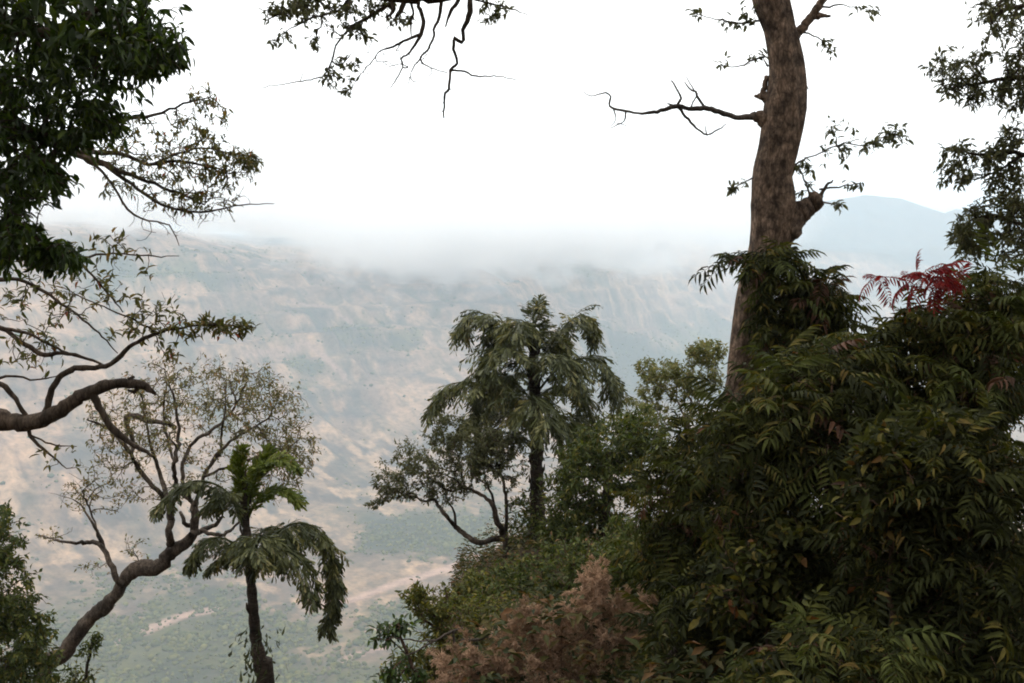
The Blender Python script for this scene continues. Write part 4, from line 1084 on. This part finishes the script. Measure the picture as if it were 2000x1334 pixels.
blob_tree('dark_tree', 'dark bushy tree rising in the lower left corner', 'tree', 15.0, 20, [(-40, 1500), (-30, 1300), (-20, 1100), (-10, 1020)], [40, 34, 20, 8],
          [(0, 1050, 50, 70, 15, .8, 8), (10, 1150, 80, 80, 15, 1, 14), (20, 1260, 100, 80, 15, 1, 18), (50, 1210, 60, 60, 15, .7, 7), (60, 1320, 70, 60, 15, .8, 8), (-60, 1150, 80, 180, 15, 1, 8), (0, 1010, 26, 26, 15, .4, 2)], 900, M_BUSH, .10, .045, 11, base=bd)
bs = at(165, 1334, 16.5); bs = np.array([bs[0], 16.5, gz(bs[0], 16.5)])
blob_tree('sapling', 'thin dark sapling under the leaning trunk', 'tree', 16.5, 165, [(165, 1420), (168, 1320), (182, 1250)], [9, 7, 4], [(185, 1250, 18, 26, 16.5, .2, 3), (165, 1300, 36, 30, 16.5, .3, 4), (150, 1340, 40, 30, 16.5, .3, 4)], 70, M_BUSH, .11, .045, 6, base=bs)

# ================================================================== shrubs
def compound(mat, tints, L=.36, pairs=6, ll=.125, lw=.036, arch=.5):
    """one pinnate leaf lying along +x, arching down"""
    mb = MB()
    s = np.linspace(0, 1, 9)
    P = np.stack([L * s * (1 - .12 * arch * s ** 2), .02 * L * np.sin(3 * s), L * (.10 * s - .5 * arch * s ** 2)], -1)
    tube(mb, P, np.linspace(.0035, .0012, 9), 3, tints[0])
    pos, d, up, ln = [], [], [], []
    T = unit(np.gradient(P, axis=0))
    for k in range(pairs):
        a = .28 + .70 * k / (pairs - 1)
        p = np.array([np.interp(a, s, P[:, c]) for c in range(3)]); t = np.array([np.interp(a, s, T[:, c]) for c in range(3)])
        for g in (-1, 1):
            pos.append(p); d.append(t * rng.uniform(.35, .75) + np.array([0, g * 1.0, 0]) - UP * rng.uniform(.15, .7)); up.append(UP + rng.normal(0, .25, 3)); ln.append(ll * (.75 + .35 * math.sin(math.pi * (k + .7) / pairs)) * rng.uniform(.85, 1.12))
    pos.append(P[-1]); d.append(T[-1] - UP * .2); up.append(UP + 0.); ln.append(ll)
    ln = np.array(ln)
    leaves(mb, LANCE, np.array(pos), np.array(d), np.array(up), ln, ln * lw / ll * rng.uniform(.85, 1.15, len(ln)), rng.choice(tints, len(ln)))
    return mb
CL_DARK = [compound(M_SHRUB, t, pairs=p, arch=a) for t, p, a in (([.0, .15, .3], 6, .5), ([.1, .3, .4], 7, .7), ([.2, .4, .5], 5, .4), ([.35, .5, .6], 6, .8), ([.5, .7, .75], 6, .6), ([.6, .75, .9], 7, .5), ([.1, .2, .95], 6, .9))]
CL_LIGHT = [compound(M_SHRUBLIGHT, t, pairs=p, arch=a) for t, p, a in (([.0, .2, .4], 6, .5), ([.3, .5, .6], 7, .7), ([.5, .7, .95], 6, .6))]
CL_RED = [compound(M_RED, [.1, .5, .9], pairs=p, arch=a, ll=.095, lw=.02, L=.24) for p, a in ((7, .9), (8, .6))]
CL_MAROON = [compound(M_MAROON, [.1, .5, .9], pairs=p, arch=a) for p, a in ((6, .8), (7, .5))]
def cm(lst, mat): return [(m.mesh('leaf', mat), m) for m in lst]
CL_DARK, CL_LIGHT, CL_RED, CL_MAROON = cm(CL_DARK, M_SHRUB), cm(CL_LIGHT, M_SHRUBLIGHT), cm(CL_RED, M_RED), cm(CL_MAROON, M_MAROON)

def pinnate_shrub(name, label, Y, basepx, spec, n, mix, group='pinnate leaved shrubs', parts=300, extra=1.0, scale=.72, stems=3, redspec=None, base=None, cat='shrub', inner=None, filler=M_SHRUB):
    base = foot(basepx, Y) if base is None else base
    root = thing(name, label, cat, base, group)
    sk = Skel()
    n = int(n * 1.7)
    tg = blobs(spec, n)
    cen = tg.mean(0)
    first = sk.limb([base - [0, 0, .2], base + [0, 0, .12]], [.035, .03], step=.1)
    for k in range(stems):
        q = tg[rng.integers(len(tg))] * .7 + cen * .3
        sk.limb([base + [0, 0, .1], base + (q - base) * .4 + rng.normal(0, .12, 3) + [0, 0, .15], q], [.024, .016, .008], first[-1], step=.1, wob=.012)
    sk.grow(tg, .2, .14, .35, .05)
    red0 = len(sk.tips)
    if redspec: sk.grow(blobs(redspec[0], redspec[1]), .2, .1, .3, .04)
    sk.build('stem', B_STEM, root, .0028, .42, 7)
    tips = np.array(sk.tips)
    pool = []
    for lst, w in mix: pool += [(q, w / len(lst)) for q in lst]
    wts = np.array([w for _, w in pool]); wts /= wts.sum()
    cand = []
    for i, t in enumerate(tips):
        red = i >= red0
        for _ in range(int(rng.choice([0, 1, 1, 2, 2, 3])) if not red else 2):
            a = rng.uniform(0, 2 * np.pi)
            d = unit(sk.t[t] * .6 + np.array([math.cos(a), math.sin(a) - .35, 0]) * .9 + UP * rng.uniform(-.75, .5))
            up = UP + rng.normal(0, .35, 3)
            m = CL_RED[rng.integers(2)] if red else pool[rng.choice(len(pool), p=wts)][0]
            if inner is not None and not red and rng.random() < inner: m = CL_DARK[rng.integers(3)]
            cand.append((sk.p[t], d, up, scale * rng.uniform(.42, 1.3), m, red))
    dat = sprigs(sk, 9, .12, .45, .06, .026, tips=[t for t in tips[:red0] if rng.random() < .7], up_jit=.8)
    foliage(root, dat, filler, LEAFLOW, 0, 'foliage')
    pp = np.array([c[0] for c in cand])
    x, y, z = proj(pp)
    score = np.where((x > -40) & (x < 2040) & (y > -40) & (y < 1380), 1 / np.maximum(z, .2), 0) + np.array([5. if c[5] else 0 for c in cand])
    order = np.argsort(-score)
    rest = {}
    for rank, i in enumerate(order):
        p, d, up, s, m, red = cand[i]
        if rank < parts and score[i] > 0:
            o = put(m[0], root, p, d, up, s)
            if red: o['label'] = 'red drooping young leaf'
        else:
            rest.setdefault(m[0].materials[0].name, []).append((p, d, up, s, m[1]))
    for mn, lst in rest.items():
        mb = MB()
        for p, d, up, s, m in lst:
            X, Yy, Z = frames(d[None], up[None])
            V = np.concatenate(m.v)
            mb.add(p + s * (V[:, :1] * X + V[:, 1:2] * Yy + V[:, 2:] * Z), np.concatenate(m.f3), np.concatenate(m.f4), np.concatenate(m.t))
        link('foliage', mb.mesh('foliage', bpy.data.materials[mn], base), root, 'stuff')
    return root

D, Lt, Mn = CL_DARK, CL_LIGHT, CL_MAROON
pinnate_shrub('pinnate_shrub', 'tall shrub topped with red drooping young leaves at the right edge', 6.6, 1880, [(1860, 650, 140, 60, 6.6, .5, 12), (1950, 580, 75, 50, 6.8, .4, 8), (1720, 690, 110, 45, 6.5, .4, 8), (1900, 760, 150, 100, 6.4, .6, 10), (1780, 625, 50, 22, 6.5, .3, 2), (1960, 680, 60, 120, 6.6, .5, 6), (1850, 900, 150, 120, 6.6, .5, 6)], 330, [(D, 5), (Lt, 3), (Mn, .3)],
              redspec=([(1800, 545, 22, 8, 6.3, .12, 5), (1850, 552, 40, 14, 6.3, .15, 7), (1712, 540, 12, 4, 6.3, .06, 1)], 24))
pinnate_shrub('pinnate_shrub', 'dark shrub massed in front of the foot of the tall bare trunk', 6.0, 1560, [(1580, 800, 150, 75, 6.0, .5, 12), (1490, 870, 110, 80, 6.0, .5, 12), (1650, 730, 110, 50, 6.2, .4, 8), (1640, 900, 150, 110, 5.9, .5, 12), (1560, 725, 60, 36, 6.4, .4, 4), (1500, 980, 140, 90, 6, .5, 8)], 330, [(D, 6), (Lt, 1.8), (Mn, .3)])
pinnate_shrub('pinnate_shrub', 'shrub with long leaves hanging towards the lower palms, leftmost of the pinnate ones', 7.4, 1400, [(1370, 900, 90, 90, 7.4, .5, 10), (1340, 1000, 90, 90, 7.3, .5, 10), (1420, 830, 50, 40, 7.5, .4, 5), (1400, 1080, 130, 80, 7.2, .5, 8), (1300, 1060, 70, 60, 7.4, .4, 5)], 260, [(D, 6), (Lt, 1.5), (Mn, .3)])
pinnate_shrub('pinnate_shrub', 'darkest shrub filling the right edge below the red leaves', 5.0, 1880, [(1880, 950, 150, 120, 5.0, .4, 10), (1780, 1050, 130, 110, 5.1, .4, 8), (1920, 1150, 110, 140, 4.9, .4, 10), (1760, 1180, 130, 100, 5.2, .4, 7), (1900, 1300, 130, 80, 4.8, .4, 6)], 300, [(D, 8), (Mn, .3)], inner=.4)
pinnate_shrub('pinnate_shrub', 'low shrub with lighter green leaves at the bottom right of centre', 4.6, 1620, [(1620, 1270, 130, 60, 4.6, .3, 10), (1520, 1300, 90, 50, 4.6, .3, 6), (1720, 1290, 80, 50, 4.5, .3, 4), (1600, 1350, 180, 50, 4.5, .3, 5)], 110, [(D, 3), (Lt, 4), (Mn, .3)], parts=220)
pinnate_shrub('pinnate_shrub', 'shadowed shrub in the dip between the dry brown bush and right edge', 6.6, 1500, [(1500, 1130, 150, 80, 6.6, .5, 10), (1400, 1200, 120, 80, 6.5, .4, 8), (1620, 1100, 130, 80, 6.4, .4, 8), (1640, 1220, 120, 80, 6.2, .4, 6)], 260, [(D, 8), (Mn, .3)], inner=.5)
# climber on the trunk
pinnate_shrub('climbing_vine', 'leafy climber wrapped round the lower part of the tall bare trunk', 10.9, 1530, [(1560, 570, 62, 42, 10.9, .25, 12), (1510, 512, 40, 14, 10.9, .12, 5), (1605, 590, 34, 42, 11, .25, 6), (1545, 640, 45, 50, 10.9, .3, 9), (1432, 505, 20, 7, 11, .08, 1), (1610, 660, 50, 45, 11, .3, 7), (1550, 720, 45, 40, 10.8, .3, 5)], 260, [(D, 6), (Lt, 1.5), (Mn, .5)], group=None, cat='vine', stems=2, scale=1.0, parts=300)

LB = leaf_variants('leaf', LEAF, M_BUSH, .1, .042, [.05, .3, .5, .75, .95])
LY = leaf_variants('leaf', LEAF, M_YELLOW, .1, .042, [.1, .4, .7])
blob_tree('round_bush', 'broad green bush below the larger palm trunk', 'shrub', 13.0, 1090, [(1090, 1250), (1092, 1180)], [16, 12], [(1060, 1120, 110, 45, 13, .8, 12), (1140, 1090, 90, 50, 13.3, .8, 10), (1000, 1160, 90, 55, 13, .7, 10), (1180, 1150, 80, 60, 12.5, .7, 8), (1070, 1200, 130, 55, 12.6, .7, 10), (1240, 1060, 70, 60, 12.8, .7, 6)], 700, M_BUSH, .08, .034, 12, B_STEM, tpl=LEAF, parts=150, leafmeshes=LB)
blob_tree('round_bush', 'small yellow-green bush at the left foot of the gnarled tree', 'shrub', 15.5, 945, [(945, 1240), (944, 1170)], [10, 7], [(938, 1140, 40, 32, 15.5, .4, 5), (905, 1160, 30, 20, 15.5, .3, 2), (960, 1180, 50, 30, 15.4, .4, 3)], 130, M_YELLOW, .10, .045, 10, B_STEM)
blob_tree('round_bush', 'green bush on the cliff edge at the left end of the undergrowth', 'shrub', 10.5, 880, [(880, 1350), (870, 1260)], [16, 11], [(850, 1180, 60, 40, 10.5, .5, 9), (810, 1160, 30, 22, 10.5, .3, 3), (900, 1220, 90, 50, 10.4, .5, 10), (800, 1300, 60, 50, 10.4, .4, 7), (960, 1190, 70, 40, 10.6, .5, 7), (880, 1300, 80, 50, 10.2, .4, 7), (1000, 1230, 70, 40, 10.4, .4, 4)], 460, M_YELLOW, .07, .03, 11, B_STEM, tpl=LEAF, parts=150, leafmeshes=LY)
blob_tree('round_bush', 'dark leafed bush tip poking out over the drop at far left of the undergrowth', 'shrub', 9.6, 820, [(830, 1380), (800, 1290), (780, 1240)], [10, 7, 5], [(745, 1240, 26, 22, 9.6, .2, 5), (785, 1225, 24, 16, 9.6, .2, 4), (760, 1315, 24, 20, 9.5, .2, 4), (800, 1330, 30, 20, 9.5, .2, 3)], 60, M_DARKLEAF, .09, .042, 7, B_STEM, tpl=LEAF, parts=100, leafmeshes=leaf_variants('leaf', LEAF, M_DARKLEAF, .1, .045, [.1, .4, .6]))
blob_tree('round_bush', 'yellowish bush between the broad green bush and the pinnate shrubs', 'shrub', 9.3, 1260, [(1260, 1250), (1262, 1180)], [14, 10], [(1230, 1100, 80, 50, 9.3, .5, 9), (1290, 1060, 60, 50, 9.4, .5, 6), (1300, 1150, 90, 60, 9.2, .5, 9), (1200, 1170, 70, 50, 9.3, .4, 6), (1350, 1220, 110, 60, 9, .5, 7), (1260, 1240, 110, 60, 9, .5, 6)], 560, M_BUSH, .085, .034, 9, B_STEM, tpl=LEAF, parts=150, leafmeshes=LB)

LS = leaf_variants('leaf', LEAF, M_SHRUB, .1, .05, [.1, .35, .6, .75, .9])
blob_tree('round_bush', 'dark oval leaved thicket behind the shrub with the red leaves', 'shrub', 8.4, 1850, [(1850, 1150), (1850, 1000)], [18, 14], [(1900, 760, 130, 100, 8.4, .6, 10), (1780, 820, 130, 90, 8.4, .6, 9), (1900, 930, 130, 110, 8.2, .6, 9), (1700, 940, 130, 100, 8.2, .6, 7), (1620, 850, 80, 80, 8.4, .5, 5), (1960, 660, 60, 60, 8.4, .4, 4)], 800, M_SHRUB, .085, .042, 11, B_STEM)
blob_tree('round_bush', 'oval leaved bush pushing through the pinnate shrubs, low at their middle', 'shrub', 5.5, 1500, [(1500, 1330), (1500, 1200)], [16, 12], [(1480, 1110, 80, 60, 5.5, .3, 9), (1560, 1060, 60, 50, 5.5, .3, 6), (1430, 1180, 70, 60, 5.4, .3, 6), (1560, 1180, 80, 60, 5.4, .3, 6)], 260, M_SHRUB, .075, .042, 8, B_STEM, tpl=LEAF, parts=250, leafmeshes=LS)
blob_tree('round_bush', 'oval leaved bush among the dark shrubs below the red leaves', 'shrub', 4.9, 1740, [(1740, 1330), (1735, 1050)], [16, 10], [(1720, 880, 60, 46, 4.9, .25, 7), (1780, 960, 60, 50, 4.9, .25, 6), (1690, 990, 60, 60, 4.9, .25, 6), (1850, 830, 46, 36, 5, .25, 4)], 200, M_SHRUB, .07, .034, 8, B_STEM, tpl=LEAF, parts=250, leafmeshes=LS)

# dry brown bush with feathery heads
def dry_bush():
    Y = 7.4
    base = foot(1090, Y)
    root = thing('dry_bush', 'dry brown bush with feathery seed heads at the bottom centre', 'shrub', base)
    sk = Skel()
    spec = [(1170, 1160, 36, 40, Y, .2, 6), (1140, 1210, 60, 50, Y, .3, 8), (1060, 1240, 50, 30, Y, .3, 5), (1080, 1290, 120, 50, Y, .4, 12), (940, 1310, 90, 30, Y, .3, 9), (1000, 1330, 140, 40, Y - .2, .4, 8), (1200, 1260, 60, 60, Y, .3, 7), (1230, 1200, 40, 30, Y, .3, 3), (1040, 1225, 16, 20, Y, .1, 2), (920, 1340, 70, 30, Y, .3, 5)]
    tg = blobs(spec, 210)
    sk.limb([base - [0, 0, .2], base + [0, 0, .2]], [.03, .024])
    sk.grow(tg, .3, .1, .3, .05, .08)
    sk.build('stem', B_STEM, root, .0022, .42, 6)
    heads = []
    for t in sk.tips:
        big = rng.uniform(.5, 1.7)
        ax = unit(sk.t[t] * .5 + UP * .8 + rng.normal(0, .35, 3))
        tone = rng.random()
        for side in range(int(5 + 5 * big)):
            # side sprays of one plume, shorter towards its tip
            f = rng.random()
            o = unit(rng.normal(size=3) + ax * .7)
            L = (.085 * (1 - f) + .02) * big
            k = int(9 + 9 * big)
            u = rng.random((k, 1))
            p = sk.p[t] + ax * (f * .24 - .08) * big + o * L * u - UP * .25 * L * u ** 2 + rng.normal(0, .006, (k, 3))
            heads.append((p, unit(o + rng.normal(0, .6, (k, 3))), np.full(k, np.clip(tone + rng.normal(0, .12), 0, 1))))
    P = np.vstack([h[0] for h in heads]); Dd = np.vstack([h[1] for h in heads]); T = np.clip(np.concatenate([h[2] for h in heads]) * .7 + rng.random(len(P)) * .3, 0, 1)
    mb = MB(); leaves(mb, LEAFLOW, P, Dd, UP + rng.normal(0, .7, P.shape), rng.uniform(.018, .05, len(P)), rng.uniform(.006, .013, len(P)), T)
    link('seed_heads', mb.mesh('seed_heads', M_DRY, base), root, 'stuff')
dry_bush()

# fallen bare branch across the bushes
def fallen(label, Y, pts, w, subs, drop):
    P = lm(pts, Y)
    b = P[drop].copy(); b[2] = gz(b[0], b[1])
    root = thing('dead_branch', label, 'branch', b, None)
    sk = Skel(3000)
    sk.limb(P, pr(w, Y), step=.06, wob=.006)
    for p, ww in subs: sk.limb(lm(p, Y), pr(ww, Y), 'near', step=.06, wob=.006)
    q = P[drop]
    sk.limb([q, q * .5 + b * .5 + [.05, 0, 0], b - [0, 0, .1]], pr([w[drop] * .8, w[drop], w[drop] * 1.2], Y), 'near', step=.1)
    sk.build('stem', B_DEAD, root)
fallen('pale crooked bare branch lying over the cliff-edge bush', 9.4, [(795, 1280), (840, 1256), (885, 1234), (905, 1226)], [3, 5, 6, 4], [([(760, 1245), (830, 1252), (850, 1250)], [2, 4, 4])], 2)
fallen('reddish bent dead branch behind the dry brown bush', 8.6, [(900, 1250), (935, 1248), (970, 1240), (990, 1262), (1010, 1285)], [5, 8, 9, 8, 5], [([(970, 1240), (940, 1262), (915, 1256)], [5, 4, 2])], 3)
fallen('bare leaning stem in the dark gap beside the dry bush', 7.0, [(1350, 1215), (1330, 1250), (1305, 1290), (1290, 1330)], [14, 12, 11, 12], [([(1330, 1250), (1300, 1235), (1270, 1240)], [6, 4, 2])], 2)

# ground cover on the near slope
def undergrowth():
    N = 26000
    th = np.radians(rng.uniform(-14, 34, N)); r = rng.uniform(5.5, 27, N)
    x, y = r * np.sin(th), r * np.cos(th)
    z = ground(x, y)
    n = fbm(x * .8, y * .8, 111, 4)
    k = (rng.random(N) < sstep(.3, .6, n) + .3)
    x, y, z, n = x[k], y[k], z[k], n[k]
    h = rng.random(len(x)) * (.15 + .7 * sstep(.4, .65, n)) 
    p = np.stack([x, y, z + h], -1)
    mb = MB()
    for q in range(3):
        a = rng.uniform(0, 2 * np.pi, len(x))
        d = np.stack([np.cos(a), np.sin(a), rng.uniform(-.3, .6, len(x))], -1)
        leaves(mb, LEAFLOW, p + rng.normal(0, .06, p.shape), d, UP + rng.normal(0, .4, p.shape), rng.uniform(.07, .16, len(x)), rng.uniform(.03, .06, len(x)), rng.random(len(x)))
    o = link('undergrowth', mb.mesh('undergrowth', M_LITTER), None, 'stuff')
    o['label'] = 'low leafy undergrowth covering the near slope under the bushes'
    o['category'] = 'undergrowth'
undergrowth()
